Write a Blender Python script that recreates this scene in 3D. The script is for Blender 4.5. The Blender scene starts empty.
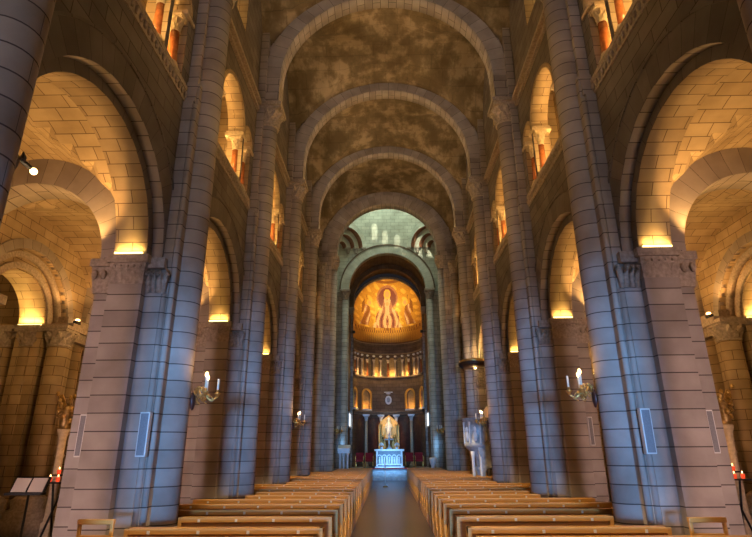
import bpy, math, random
from mathutils import Matrix, Vector
random.seed(7)
PI = math.pi
C = bpy.context.scene.collection
SC = bpy.context.scene

# ------------------------------------------------------------------ camera, world, exposure
cam_d = bpy.data.cameras.new('camera')
cam = bpy.data.objects.new('camera', cam_d)
C.objects.link(cam)
cam_d.sensor_width = 36.0
cam_d.lens = 525.0 / 752.0 * 36.0
cam_d.clip_end = 200
def _n(v): return Vector(v).normalized()
yc = _n(((388 - 376) / 525, -(449 - 268.5) / 525, 1.0))
zc = Vector(((367 - 376) / 525, (268.5 + 1258) / 525, 1.0))
zc = (zc - yc * zc.dot(yc)).normalized()
xc = yc.cross(zc)
if xc.x < 0: xc = -xc
right = Vector((xc.x, yc.x, zc.x)); up = Vector((xc.y, yc.y, zc.y)); fwd = Vector((xc.z, yc.z, zc.z))
M = Matrix(((right.x, up.x, -fwd.x, -0.08), (right.y, up.y, -fwd.y, 0.0), (right.z, up.z, -fwd.z, 1.85), (0, 0, 0, 1)))
cam.matrix_world = M
SC.camera = cam
SC.view_settings.view_transform = 'Standard'
SC.view_settings.look = 'None'
SC.view_settings.gamma = 1.0
SC.view_settings.exposure = 0.0
w = bpy.data.worlds.new('world'); SC.world = w; w.use_nodes = True
w.node_tree.nodes['Background'].inputs[0].default_value = (0.62, 0.55, 0.62, 1)
w.node_tree.nodes['Background'].inputs[1].default_value = 0.02

def light(kind, loc, energy, color, size=0.1, target=None, size_y=None, angle=None, blend=0.5, spread=None):
    d = bpy.data.lights.new('lamp_light', kind)
    d.energy = energy; d.color = color
    if kind == 'AREA':
        d.size = size
        if size_y: d.shape = 'RECTANGLE'; d.size_y = size_y
        if spread: d.spread = spread
    else:
        d.shadow_soft_size = size
    if kind == 'SPOT':
        d.spot_size = angle; d.spot_blend = blend
    o = bpy.data.objects.new('lamp_light', d); C.objects.link(o); o.location = loc
    if target:
        o.rotation_euler = (Vector(target) - Vector(loc)).to_track_quat('-Z', 'Y').to_euler()
    return o
WARM = (1.0, 0.50, 0.13); GOLD = (1.0, 0.52, 0.12); BLUE = (0.16, 0.46, 1.0); AMB = (1.0, 0.66, 0.34)
# cool daylight through the open entrance doors behind the camera
light('AREA', (0, -19.8, 1.1), 9500, BLUE, 2.8, (0, 10, 1.3), 1.9)
# pale daylight of the great west window above the entrance
for s_ in (-1, 1):                                 # added rosy fill in each aisle, no door modelled there
    light('AREA', (s_ * 7.4, -6.0, 1.8), 105, (1.0, 0.66, 0.60), 1.2, (s_ * 4.4, 8.0, 1.0), 2.0, spread=0.85)
light('AREA', (0, -19.5, 10.0), 1150, (0.95, 0.80, 0.77), 4.0, (0, 15, 9.0), 4.0)
# daylight falling from the lantern windows of the crossing
light('AREA', (0, 31.4, 23.0), 720, (0.82, 1.0, 0.78), 4.5, (0, 32.2, 0), 4.5)
# sunbeams through the lantern windows onto the far crossing wall
for bx, tx, tz in ((-1.25, -0.85, 16.5), (0.0, -0.1, 15.9), (1.25, 0.75, 15.6), (2.3, 2.3, 15.1), (2.9, 2.95, 15.2)):
    d_ = Vector((tx - bx, 34.6 - 28.55, tz - 19.6)); o_ = Vector((bx, 28.55, 19.6)) - d_ * 3.0
    light('SPOT', o_, 30000, (1.0, 1.0, 0.72), 0.08, (tx, 34.6, tz), angle=0.09, blend=0.2)
# added blue spots inside the transept arms that tint the altar
for s_ in (-1, 1):
    light('SPOT', (s_ * 7.0, 29.5, 3.6), 7000, (0.20, 0.52, 1.0), 0.4, (-s_ * 0.3, 36.3, 1.0), angle=0.26, blend=0.8)

# ------------------------------------------------------------------ materials
def mat(name):
    m = bpy.data.materials.new(name); m.use_nodes = True
    nt = m.node_tree; b = nt.nodes['Principled BSDF']
    return m, nt, b
def stone(name, c1, c2, mortar, bw=0.66, rh=0.265, ms=0.009, rough=0.8, blot=0.35, spec=0.3):
    m, nt, b = mat(name); N = nt.nodes; L = nt.links
    uv = N.new('ShaderNodeUVMap')
    br = N.new('ShaderNodeTexBrick')
    br.inputs['Scale'].default_value = 1.0
    br.inputs['Color1'].default_value = (*c1, 1); br.inputs['Color2'].default_value = (*c2, 1)
    br.inputs['Mortar'].default_value = (*mortar, 1)
    br.inputs['Mortar Size'].default_value = ms; br.inputs['Mortar Smooth'].default_value = 0.2
    br.inputs['Brick Width'].default_value = bw; br.inputs['Row Height'].default_value = rh
    L.new(uv.outputs[0], br.inputs['Vector'])
    tc = N.new('ShaderNodeTexCoord')
    no = N.new('ShaderNodeTexNoise'); no.inputs['Scale'].default_value = 1.6; no.inputs['Detail'].default_value = 5
    L.new(tc.outputs['Object'], no.inputs['Vector'])
    cr = N.new('ShaderNodeValToRGB')
    cr.color_ramp.elements[0].position = 0.3; cr.color_ramp.elements[1].position = 0.7
    k = 1 - blot
    cr.color_ramp.elements[0].color = (k, k * 0.97, k * 0.93, 1); cr.color_ramp.elements[1].color = (1, 1, 1, 1)
    L.new(no.outputs[0], cr.inputs[0])
    mx = N.new('ShaderNodeMixRGB'); mx.blend_type = 'MULTIPLY'; mx.inputs[0].default_value = 1
    L.new(br.outputs['Color'], mx.inputs[1]); L.new(cr.outputs[0], mx.inputs[2])
    L.new(mx.outputs[0], b.inputs['Base Color'])
    b.inputs['Roughness'].default_value = rough
    b.inputs['Specular IOR Level'].default_value = spec
    bu = N.new('ShaderNodeBump'); bu.inputs['Strength'].default_value = 0.35; bu.inputs['Distance'].default_value = 0.02
    inv = N.new('ShaderNodeMath'); inv.operation = 'SUBTRACT'; inv.inputs[0].default_value = 1
    n2 = N.new('ShaderNodeTexNoise'); n2.inputs['Scale'].default_value = 14; n2.inputs['Detail'].default_value = 4
    L.new(tc.outputs['Object'], n2.inputs['Vector'])
    ad = N.new('ShaderNodeMath'); ad.operation = 'MULTIPLY_ADD'; ad.inputs[1].default_value = 0.25
    L.new(br.outputs['Fac'], inv.inputs[1]); L.new(n2.outputs[0], ad.inputs[0]); L.new(inv.outputs[0], ad.inputs[2])
    L.new(ad.outputs[0], bu.inputs['Height']); L.new(bu.outputs[0], b.inputs['Normal'])
    return m
def plain(name, col, rough=0.6, metal=0.0, noise=0.0, scale=6.0, col2=None, emis=None, es=0.0, spec=0.5):
    m, nt, b = mat(name); N = nt.nodes; L = nt.links
    tc = N.new('ShaderNodeTexCoord')
    no = N.new('ShaderNodeTexNoise'); no.inputs['Scale'].default_value = scale; no.inputs['Detail'].default_value = 6
    L.new(tc.outputs['Object'], no.inputs['Vector'])
    cr = N.new('ShaderNodeValToRGB')
    c2 = col2 or tuple(c * (1 - noise) for c in col)
    cr.color_ramp.elements[0].position = 0.35; cr.color_ramp.elements[1].position = 0.65
    cr.color_ramp.elements[0].color = (*c2, 1); cr.color_ramp.elements[1].color = (*col, 1)
    L.new(no.outputs[0], cr.inputs[0]); L.new(cr.outputs[0], b.inputs['Base Color'])
    b.inputs['Roughness'].default_value = rough; b.inputs['Metallic'].default_value = metal
    b.inputs['Specular IOR Level'].default_value = spec
    if emis:
        b.inputs['Emission Color'].default_value = (*emis, 1); b.inputs['Emission Strength'].default_value = es
    return m
def wood(name, a, bcol, rough=0.35):
    m, nt, b = mat(name); N = nt.nodes; L = nt.links
    tc = N.new('ShaderNodeTexCoord'); mp = N.new('ShaderNodeMapping'); mp.inputs['Scale'].default_value = (1.2, 14, 14)
    no = N.new('ShaderNodeTexNoise'); no.inputs['Scale'].default_value = 3; no.inputs['Detail'].default_value = 5
    cr = N.new('ShaderNodeValToRGB'); cr.color_ramp.elements[0].color = (*a, 1); cr.color_ramp.elements[1].color = (*bcol, 1)
    L.new(tc.outputs['Object'], mp.inputs[0]); L.new(mp.outputs[0], no.inputs['Vector'])
    L.new(no.outputs[0], cr.inputs[0]); L.new(cr.outputs[0], b.inputs['Base Color']); b.inputs['Roughness'].default_value = rough
    return m

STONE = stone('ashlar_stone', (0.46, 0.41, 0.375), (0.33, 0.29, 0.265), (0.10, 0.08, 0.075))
SHAFT = stone('drum_stone', (0.49, 0.435, 0.395), (0.38, 0.335, 0.305), (0.10, 0.08, 0.075), bw=6.0, rh=0.265)
AISLE = stone('aisle_stone', (0.56, 0.44, 0.29), (0.46, 0.35, 0.22), (0.15, 0.10, 0.06), bw=0.50, rh=0.22, ms=0.007)
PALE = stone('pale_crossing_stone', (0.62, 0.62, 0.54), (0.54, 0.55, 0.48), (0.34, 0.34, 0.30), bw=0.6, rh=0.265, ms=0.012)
DARKST = stone('brown_apse_stone', (0.20, 0.14, 0.095), (0.15, 0.10, 0.07), (0.06, 0.04, 0.03), bw=0.6, rh=0.265)
WALLST = stone('shaded_ashlar_stone', (0.225, 0.205, 0.198), (0.155, 0.142, 0.138), (0.07, 0.055, 0.05))  # ashlar with the dimness of the nave walls put into its colour
VAULT = None
def vaultmat():
    m, nt, b = mat('stained_vault_plaster'); N = nt.nodes; L = nt.links
    tc = N.new('ShaderNodeTexCoord')
    mp = N.new('ShaderNodeMapping'); mp.inputs['Scale'].default_value = (1.0, 0.7, 0.7)
    L.new(tc.outputs['Object'], mp.inputs[0])
    n1 = N.new('ShaderNodeTexNoise'); n1.inputs['Scale'].default_value = 1.5; n1.inputs['Detail'].default_value = 9; n1.inputs['Roughness'].default_value = 0.62
    n2 = N.new('ShaderNodeTexNoise'); n2.inputs['Scale'].default_value = 0.45; n2.inputs['Detail'].default_value = 3
    L.new(mp.outputs[0], n1.inputs['Vector']); L.new(mp.outputs[0], n2.inputs['Vector'])
    cr = N.new('ShaderNodeValToRGB'); e = cr.color_ramp.elements
    e[0].position = 0.42; e[0].color = (0.19, 0.145, 0.085, 1); e[1].position = 0.60; e[1].color = (0.46, 0.37, 0.26, 1)
    x = e.new(0.5); x.color = (0.25, 0.195, 0.12, 1)
    L.new(n1.outputs[0], cr.inputs[0])
    c2 = N.new('ShaderNodeValToRGB'); c2.color_ramp.elements[0].position = 0.35; c2.color_ramp.elements[1].position = 0.65
    c2.color_ramp.elements[0].color = (0.55, 0.52, 0.42, 1); c2.color_ramp.elements[1].color = (1, 1, 1, 1)
    L.new(n2.outputs[0], c2.inputs[0])
    mx = N.new('ShaderNodeMixRGB'); mx.blend_type = 'MULTIPLY'; mx.inputs[0].default_value = 1
    L.new(cr.outputs[0], mx.inputs[1]); L.new(c2.outputs[0], mx.inputs[2])
    uv = N.new('ShaderNodeUVMap'); br = N.new('ShaderNodeTexBrick')
    br.inputs['Scale'].default_value = 1; br.inputs['Brick Width'].default_value = 0.9; br.inputs['Row Height'].default_value = 0.5
    br.inputs['Mortar Size'].default_value = 0.01; br.inputs['Color1'].default_value = (1, 1, 1, 1); br.inputs['Color2'].default_value = (0.92, 0.92, 0.92, 1); br.inputs['Mortar'].default_value = (0.72, 0.72, 0.72, 1)
    L.new(uv.outputs[0], br.inputs['Vector'])
    m2 = N.new('ShaderNodeMixRGB'); m2.blend_type = 'MULTIPLY'; m2.inputs[0].default_value = 1
    L.new(mx.outputs[0], m2.inputs[1]); L.new(br.outputs[0], m2.inputs[2])
    L.new(m2.outputs[0], b.inputs['Base Color']); b.inputs['Roughness'].default_value = 0.9
    return m
VAULT = vaultmat()
CARVED = plain('carved_limestone', (0.46, 0.39, 0.33), 0.85, noise=0.35, scale=18)
CREAM = plain('cream_limestone', (0.66, 0.54, 0.38), 0.7, noise=0.25, scale=14)
REDM = plain('red_marble_shaft', (0.50, 0.17, 0.06), 0.25, noise=0.45, scale=9)
MARBLE = plain('white_marble', (0.72, 0.74, 0.76), 0.35, noise=0.18, scale=5)
GREYM = plain('grey_marble', (0.42, 0.46, 0.50), 0.4, noise=0.35, scale=6)
DREDM = plain('dark_red_marble', (0.085, 0.032, 0.03), 0.3, noise=0.5, scale=5)
GILT = plain('gilt_metal', (0.80, 0.55, 0.20), 0.32, 0.9, noise=0.35, scale=22)
BRASS = plain('aged_brass', (0.62, 0.44, 0.20), 0.38, 0.85, noise=0.4, scale=18)
GOLDM = plain('gold_mosaic', (0.75, 0.44, 0.09), 0.4, 0.25, noise=0.35, scale=20)
OAK = wood('honey_oak', (0.50, 0.24, 0.055), (0.72, 0.40, 0.11), 0.36)
OAKD = wood('oak_face', (0.36, 0.16, 0.04), (0.54, 0.26, 0.07), 0.42)
REDF = plain('red_velvet', (0.30, 0.012, 0.02), 0.9, noise=0.3, scale=30)
DWOOD = plain('dark_wood', (0.055, 0.028, 0.016), 0.45, noise=0.4, scale=12)
BLACK = plain('black_metal', (0.02, 0.02, 0.022), 0.45, 0.4)
WHITEP = plain('white_plastic', (0.72, 0.72, 0.70), 0.4)
GREYF = plain('grey_speaker_cloth', (0.26, 0.26, 0.28), 0.8, noise=0.15, scale=60)
PAPER = plain('white_paper', (0.62, 0.56, 0.50), 0.7)
WAX = plain('white_wax', (0.85, 0.80, 0.68), 0.5)
REDGL = plain('red_glass', (0.45, 0.02, 0.015), 0.15, emis=(1, 0.10, 0.03), es=0.8)
GREENL = plain('flower_leaf', (0.10, 0.18, 0.07), 0.6, noise=0.4, scale=25)
PETAL = plain('white_petal', (0.80, 0.82, 0.85), 0.6)
FLAME = plain('lit_bulb', (1, 0.8, 0.5), 0.4, emis=(1.0, 0.60, 0.24), es=9)
LEDM = plain('lit_strip', (1, 0.85, 0.5), 0.4, emis=(1.0, 0.74, 0.22), es=5)
PANE = plain('daylit_pane', (0.8, 0.85, 0.9), 0.3, emis=(0.85, 0.95, 1.0), es=1.6)
PANEY = plain('amber_window_glass', (0.8, 0.6, 0.3), 0.3, emis=(1.0, 0.66, 0.22), es=0.7)
WHITEST = plain('white_statue_stone', (0.85, 0.83, 0.80), 0.45, noise=0.1)
SPOTREDM = plain('terracotta_voussoir', (0.34, 0.15, 0.09), 0.8, noise=0.3, scale=9)

def floormat():
    m, nt, b = mat('polished_floor'); N = nt.nodes; L = nt.links
    uv = N.new('ShaderNodeUVMap'); br = N.new('ShaderNodeTexBrick')
    br.offset = 0
    br.inputs['Scale'].default_value = 1; br.inputs['Brick Width'].default_value = 0.6; br.inputs['Row Height'].default_value = 0.6
    br.inputs['Mortar Size'].default_value = 0.008
    br.inputs['Color1'].default_value = (0.036, 0.024, 0.024, 1); br.inputs['Color2'].default_value = (0.024, 0.017, 0.019, 1); br.inputs['Mortar'].default_value = (0.03, 0.02, 0.018, 1)
    L.new(uv.outputs[0], br.inputs['Vector']); L.new(br.outputs[0], b.inputs['Base Color'])
    b.inputs['Roughness'].default_value = 0.3
    return m
FLOOR = floormat()

# ------------------------------------------------------------------ mesh builder
class G:
    def __init__(s): s.v = []; s.f = []; s.uv = []; s.m = []; s.sm = []; s.col = None
    def face(s, pts, uv=None, m=0, smooth=False):
        i = len(s.v); s.v += [tuple(p) for p in pts]; s.f.append(tuple(range(i, i + len(pts))))
        if uv is None:
            p = [Vector(q) for q in pts]; n = Vector((0, 0, 0))
            for k in range(len(p)):
                a = p[k]; b = p[(k + 1) % len(p)]; n += a.cross(b)
            ax = max(range(3), key=lambda t: abs(n[t]))
            uv = [(q.y, q.z) if ax == 0 else (q.x, q.z) if ax == 1 else (q.x, q.y) for q in p]
        s.uv.append(uv); s.m.append(m); s.sm.append(smooth)
    def box(s, x0, x1, y0, y1, z0, z1, m=0, skip=''):
        x0, x1 = min(x0, x1), max(x0, x1)
        P = lambda x, y, z: (x, y, z)
        if 'x-' not in skip: s.face([P(x0, y1, z0), P(x0, y0, z0), P(x0, y0, z1), P(x0, y1, z1)], m=m)
        if 'x+' not in skip: s.face([P(x1, y0, z0), P(x1, y1, z0), P(x1, y1, z1), P(x1, y0, z1)], m=m)
        if 'y-' not in skip: s.face([P(x0, y0, z0), P(x1, y0, z0), P(x1, y0, z1), P(x0, y0, z1)], m=m)
        if 'y+' not in skip: s.face([P(x1, y1, z0), P(x0, y1, z0), P(x0, y1, z1), P(x1, y1, z1)], m=m)
        if 'z-' not in skip: s.face([P(x0, y1, z0), P(x1, y1, z0), P(x1, y0, z0), P(x0, y0, z0)], m=m)
        if 'z+' not in skip: s.face([P(x0, y0, z1), P(x1, y0, z1), P(x1, y1, z1), P(x0, y1, z1)], m=m)
    def lathe(s, prof, cx=0, cy=0, n=14, a0=0, a1=2 * PI, m=0, caps=True, squash=None):
        for k in range(n):
            t0 = a0 + (a1 - a0) * k / n; t1 = a0 + (a1 - a0) * (k + 1) / n
            for (r0, z0), (r1, z1) in zip(prof[:-1], prof[1:]):
                p = [(cx + r0 * math.cos(t0), cy + r0 * math.sin(t0), z0), (cx + r0 * math.cos(t1), cy + r0 * math.sin(t1), z0),
                     (cx + r1 * math.cos(t1), cy + r1 * math.sin(t1), z1), (cx + r1 * math.cos(t0), cy + r1 * math.sin(t0), z1)]
                rr = max(r0, r1)
                uv = [(t0 * rr, z0), (t1 * rr, z0), (t1 * rr, z1), (t0 * rr, z1)]
                if r0 < 1e-6: p = p[1:]; uv = uv[1:]
                elif r1 < 1e-6: p = p[:3]; uv = uv[:3]
                s.face(p, uv, m, True)
        if caps:
            for r, z in (prof[0], prof[-1]):
                if r > 1e-4:
                    s.face([(cx + r * math.cos(a0 + (a1 - a0) * k / n), cy + r * math.sin(a0 + (a1 - a0) * k / n), z) for k in range(n + (0 if abs(a1 - a0 - 2 * PI) < 1e-6 else 1))], m=m)
    def tube(s, pts, r, n=6, m=0):
        P = [Vector(p) for p in pts]; rings = []
        for i, p in enumerate(P):
            t = (P[min(i + 1, len(P) - 1)] - P[max(i - 1, 0)]).normalized()
            a = t.cross(Vector((0.3, 0.2, 1)) if abs(t.z) < 0.9 else Vector((1, 0.1, 0))).normalized(); b = t.cross(a)
            rr = r[i] if isinstance(r, (list, tuple)) else r
            rings.append([p + (a * math.cos(2 * PI * k / n) + b * math.sin(2 * PI * k / n)) * rr for k in range(n)])
        for A, B in zip(rings[:-1], rings[1:]):
            for k in range(n): s.face([A[k], A[(k + 1) % n], B[(k + 1) % n], B[k]], m=m, smooth=True)
        s.face(rings[0][::-1], m=m); s.face(rings[-1], m=m)
    def blob(s, c, r, n=6, m=0):
        rx, ry, rz = r if isinstance(r, (tuple, list)) else (r, r, r)
        h = max(4, n)
        for i in range(h // 2 + 1):
            a0 = -PI / 2 + PI * i / (h // 2 + 1); a1 = -PI / 2 + PI * (i + 1) / (h // 2 + 1)
            for k in range(h):
                t0 = 2 * PI * k / h; t1 = 2 * PI * (k + 1) / h
                q = lambda a, t: (c[0] + rx * math.cos(a) * math.cos(t), c[1] + ry * math.cos(a) * math.sin(t), c[2] + rz * math.sin(a))
                s.face([q(a0, t0), q(a0, t1), q(a1, t1), q(a1, t0)], m=m, smooth=True)
    def prism(s, poly, P, d0, d1, m=0):
        n = len(poly)
        s.face([P(u, d0, z) for u, z in poly], m=m); s.face([P(u, d1, z) for u, z in poly][::-1], m=m)
        for k in range(n):
            a = poly[k]; b = poly[(k + 1) % n]
            s.face([P(a[0], d0, a[1]), P(b[0], d0, b[1]), P(b[0], d1, b[1]), P(a[0], d1, a[1])], m=m)
    def arch(s, P, uc, zs, r0, r1, d0, d1, n=28, vw=0.34, zb=None, m=0, a0=0.0, a1=PI, mi=None, back=True):
        """ring of voussoirs: P(u, d, z) -> point; d0 is the side towards the viewer"""
        if mi is None: mi = m
        sc = 0.66 / vw
        rm = 0.5 * (r0 + r1)
        for k in range(n):
            t0 = a0 + (a1 - a0) * k / n; t1 = a0 + (a1 - a0) * (k + 1) / n
            c = lambda r, t, d: P(uc + r * math.cos(t), d, zs + r * math.sin(t))
            uv = [(t0 * rm * sc, 0.015), (t1 * rm * sc, 0.015), (t1 * rm * sc, 0.25), (t0 * rm * sc, 0.25)]
            s.face([c(r0, t0, d0), c(r0, t1, d0), c(r1, t1, d0), c(r1, t0, d0)], uv, m)
            if back: s.face([c(r0, t0, d1), c(r0, t1, d1), c(r1, t1, d1), c(r1, t0, d1)], uv, m)
            sd = abs(d1 - d0)
            s.face([c(r0, t0, d0), c(r0, t0, d1), c(r0, t1, d1), c(r0, t1, d0)], [(0, t0 * r0), (sd, t0 * r0), (sd, t1 * r0), (0, t1 * r0)], mi, True)
            s.face([c(r1, t0, d0), c(r1, t0, d1), c(r1, t1, d1), c(r1, t1, d0)], [(0, t0 * r1), (sd, t0 * r1), (sd, t1 * r1), (0, t1 * r1)], m, True)
        if zb is not None:
            for sg in (-1, 1):
                us = sorted((uc + sg * r0, uc + sg * r1))
                s.prism([(us[0], zb), (us[1], zb), (us[1], zs), (us[0], zs)], P, d0, d1, m)
    def panel(s, P, d, u0, u1, z0, z1, ops, n=20, m=0):
        """wall face with round-headed openings; ops = (uc, r, zspring, zsill)"""
        cur = u0
        q = lambda a, b, c_, e: s.face([P(a, d, b), P(c_, d, b), P(c_, d, e), P(a, d, e)], m=m)
        for uc, r, zs, zl in sorted(ops):
            if uc - r > cur + 1e-5: q(cur, z0, uc - r, z1)
            if zl > z0: q(uc - r, z0, uc + r, zl)
            for k in range(n):
                t0 = PI - PI * k / n; t1 = PI - PI * (k + 1) / n
                a = (uc + r * math.cos(t0), zs + r * math.sin(t0)); b = (uc + r * math.cos(t1), zs + r * math.sin(t1))
                s.face([P(a[0], d, a[1]), P(b[0], d, b[1]), P(b[0], d, z1), P(a[0], d, z1)], m=m)
            cur = uc + r
        if u1 > cur + 1e-5: q(cur, z0, u1, z1)
    def reveal(s, P, d0, d1, uc, r, zs, zl, n=20, m=0, sill=True):
        sd = abs(d1 - d0)
        for k in range(n):
            t0 = PI * k / n; t1 = PI * (k + 1) / n
            c = lambda t, d: P(uc + r * math.cos(t), d, zs + r * math.sin(t))
            s.face([c(t0, d0), c(t0, d1), c(t1, d1), c(t1, d0)], [(0, t0 * r), (sd, t0 * r), (sd, t1 * r), (0, t1 * r)], m, True)
        for sg in (-1, 1):
            u = uc + sg * r
            s.face([P(u, d0, zl), P(u, d1, zl), P(u, d1, zs), P(u, d0, zs)], [(0, zl), (sd, zl), (sd, zs), (0, zs)], m)
        if sill: s.face([P(uc - r, d0, zl), P(uc + r, d0, zl), P(uc + r, d1, zl), P(uc - r, d1, zl)], m=m)
    def capital(s, cx, cy, z0, z1, r0, w, m=0, n=12, leaves=8, aba=0.28):
        """foliate capital: necking ring, bell, two tiers of leaves, abacus slab"""
        h = z1 - z0; zt = z1 - aba * h
        s.lathe([(r0, z0), (r0 * 1.13, z0 + 0.03 * h), (r0 * 1.13, z0 + 0.09 * h), (r0, z0 + 0.12 * h), (r0 * 1.03, z0 + 0.3 * h), (r0 * 1.16, z0 + 0.5 * h), (w * 0.95, zt)], cx, cy, n, m=m, caps=False)
        for tier in range(2):
            for k in range(leaves):
                a = 2 * PI * (k + 0.5 * tier) / leaves
                rb = r0 * (1.02 + 0.08 * tier); zb = z0 + h * (0.12 + 0.2 * tier); zt2 = z0 + h * (0.45 + 0.24 * tier)
                ro = r0 * (1.32 + 0.2 * tier)
                ca, sa = math.cos(a), math.sin(a); wd = r0 * 0.3
                pt = lambda r, off, z: (cx + ca * r - sa * off, cy + sa * r + ca * off, z)
                A, B = pt(rb, -wd, zb), pt(rb, wd, zb); Cc, D = pt(rb * 1.15, wd * 0.9, zt2 - 0.08 * h), pt(rb * 1.15, -wd * 0.9, zt2 - 0.08 * h)
                T = pt(ro, 0, zt2); U = pt(ro * 1.02, 0, zt2 - 0.1 * h)
                s.face([A, B, U], m=m); s.face([B, Cc, U], m=m); s.face([A, U, D], m=m); s.face([U, Cc, T], m=m); s.face([D, U, T], m=m); s.face([D, T, Cc], m=m)
        s.box(cx - w * 0.94, cx + w * 0.94, cy - w * 0.94, cy + w * 0.94, zt, zt + 0.4 * (z1 - zt), m)
        s.box(cx - w * 1.05, cx + w * 1.05, cy - w * 1.05, cy + w * 1.05, zt + 0.4 * (z1 - zt), z1, m)
    def build(s, name, mats, parent=None, bev=0):
        o0 = Vector(parent.location) if parent is not None else Vector((0, 0, 0))
        root = parent
        while root is not None and root.parent is not None:
            root = root.parent; o0 = o0 + Vector(root.location)
        me = bpy.data.meshes.new(name)
        me.from_pydata([tuple(Vector(p) - o0) for p in s.v], [], s.f)
        if not isinstance(mats, (list, tuple)): mats = [mats]
        for q in mats: me.materials.append(q)
        ul = me.uv_layers.new(name='UVMap')
        i = 0
        for fu in s.uv:
            for q in fu: ul.data[i].uv = q; i += 1
        me.polygons.foreach_set('material_index', s.m)
        me.polygons.foreach_set('use_smooth', s.sm)
        import bmesh
        bm = bmesh.new(); bm.from_mesh(me); bmesh.ops.remove_doubles(bm, verts=bm.verts, dist=1e-5)
        bmesh.ops.recalc_face_normals(bm, faces=bm.faces); bm.to_mesh(me); bm.free()
        o = bpy.data.objects.new(name, me); C.objects.link(o)
        if parent is not None: o.parent = parent
        if bev:
            md = o.modifiers.new('bevel', 'BEVEL'); md.width = bev; md.segments = 2; md.limit_method = 'ANGLE'
        return o

def thing(name, label, cat, loc, group=None):
    o = bpy.data.objects.new(name, None); C.objects.link(o); o.location = loc
    o.empty_display_size = 0.1
    return tag(o, label, cat, group)
def tag(o, label, cat, group=None):
    o['label'] = label; o['category'] = cat
    if group: o['group'] = group
    return o
def struct(o): o['kind'] = 'structure'; return o
def solo(g, name, m, label, cat, loc, group=None, bev=0):
    """thing made of one mesh, origin at its base"""
    dummy = bpy.data.objects.new('tmp', None); dummy.location = loc
    o = g.build(name, m, dummy, bev); o.parent = None; o.location = loc
    bpy.data.objects.remove(dummy)
    return tag(o, label, cat, group)
def clone(root, loc, label=None, group=None):
    r = root.copy(); C.objects.link(r); r.location = loc
    if label: r['label'] = label
    if group: r['group'] = group
    for ch in list(root.children):
        c = ch.copy(); C.objects.link(c); c.parent = r
        for g in list(ch.children):
            d = g.copy(); C.objects.link(d); d.parent = c
    return r
PX = lambda u, d, z: (u, d, z)                    # transverse planes: u = x, d = y
ORD = ['first', 'second', 'third', 'fourth', 'fifth', 'sixth', 'seventh', 'eighth', 'ninth', 'tenth', 'eleventh', 'twelfth', 'thirteenth', 'fourteenth', 'fifteenth', 'sixteenth', 'seventeenth', 'eighteenth', 'nineteenth', 'twentieth', 'twenty-first', 'twenty-second', 'twenty-third', 'twenty-fourth', 'twenty-fifth', 'twenty-sixth', 'twenty-seventh']
SIDES = ((-1, 'left'), (1, 'right'))

# ------------------------------------------------------------------ layout numbers
BAY = 4.86
YP = [3.91 + BAY * k for k in range(5)]          # nave piers
YX = 28.2                                         # west crossing piers
YE = 34.6                                         # east crossing piers
WX = 3.88                                         # nave wall plane
SILL = 8.45; STR = 11.75; SPR = 4.92
YB = YP + [YX]                                    # bay limits
BC = [0.5 * (a + b) for a, b in zip(YB[:-1], YB[1:])]

# ------------------------------------------------------------------ structure: floor
g = G(); g.face([(-12, -20, 0), (12, -20, 0), (12, 45, 0), (-12, 45, 0)])
struct(g.build('floor', FLOOR))
g = G()
for k in range(4):                                 # chancel platform
    g.box(-1.45 - 0.0, 1.45, 35.0 - 0.0 + 0.3 * k, 43.0, 0.1625 * k, 0.1625 * (k + 1))
struct(g.build('trim_1', GREYM))
g = G(); g.box(-2.7, 2.7, 36.1, 43, 0, 0.65)
struct(g.build('floor_chancel', GREYM))

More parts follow.
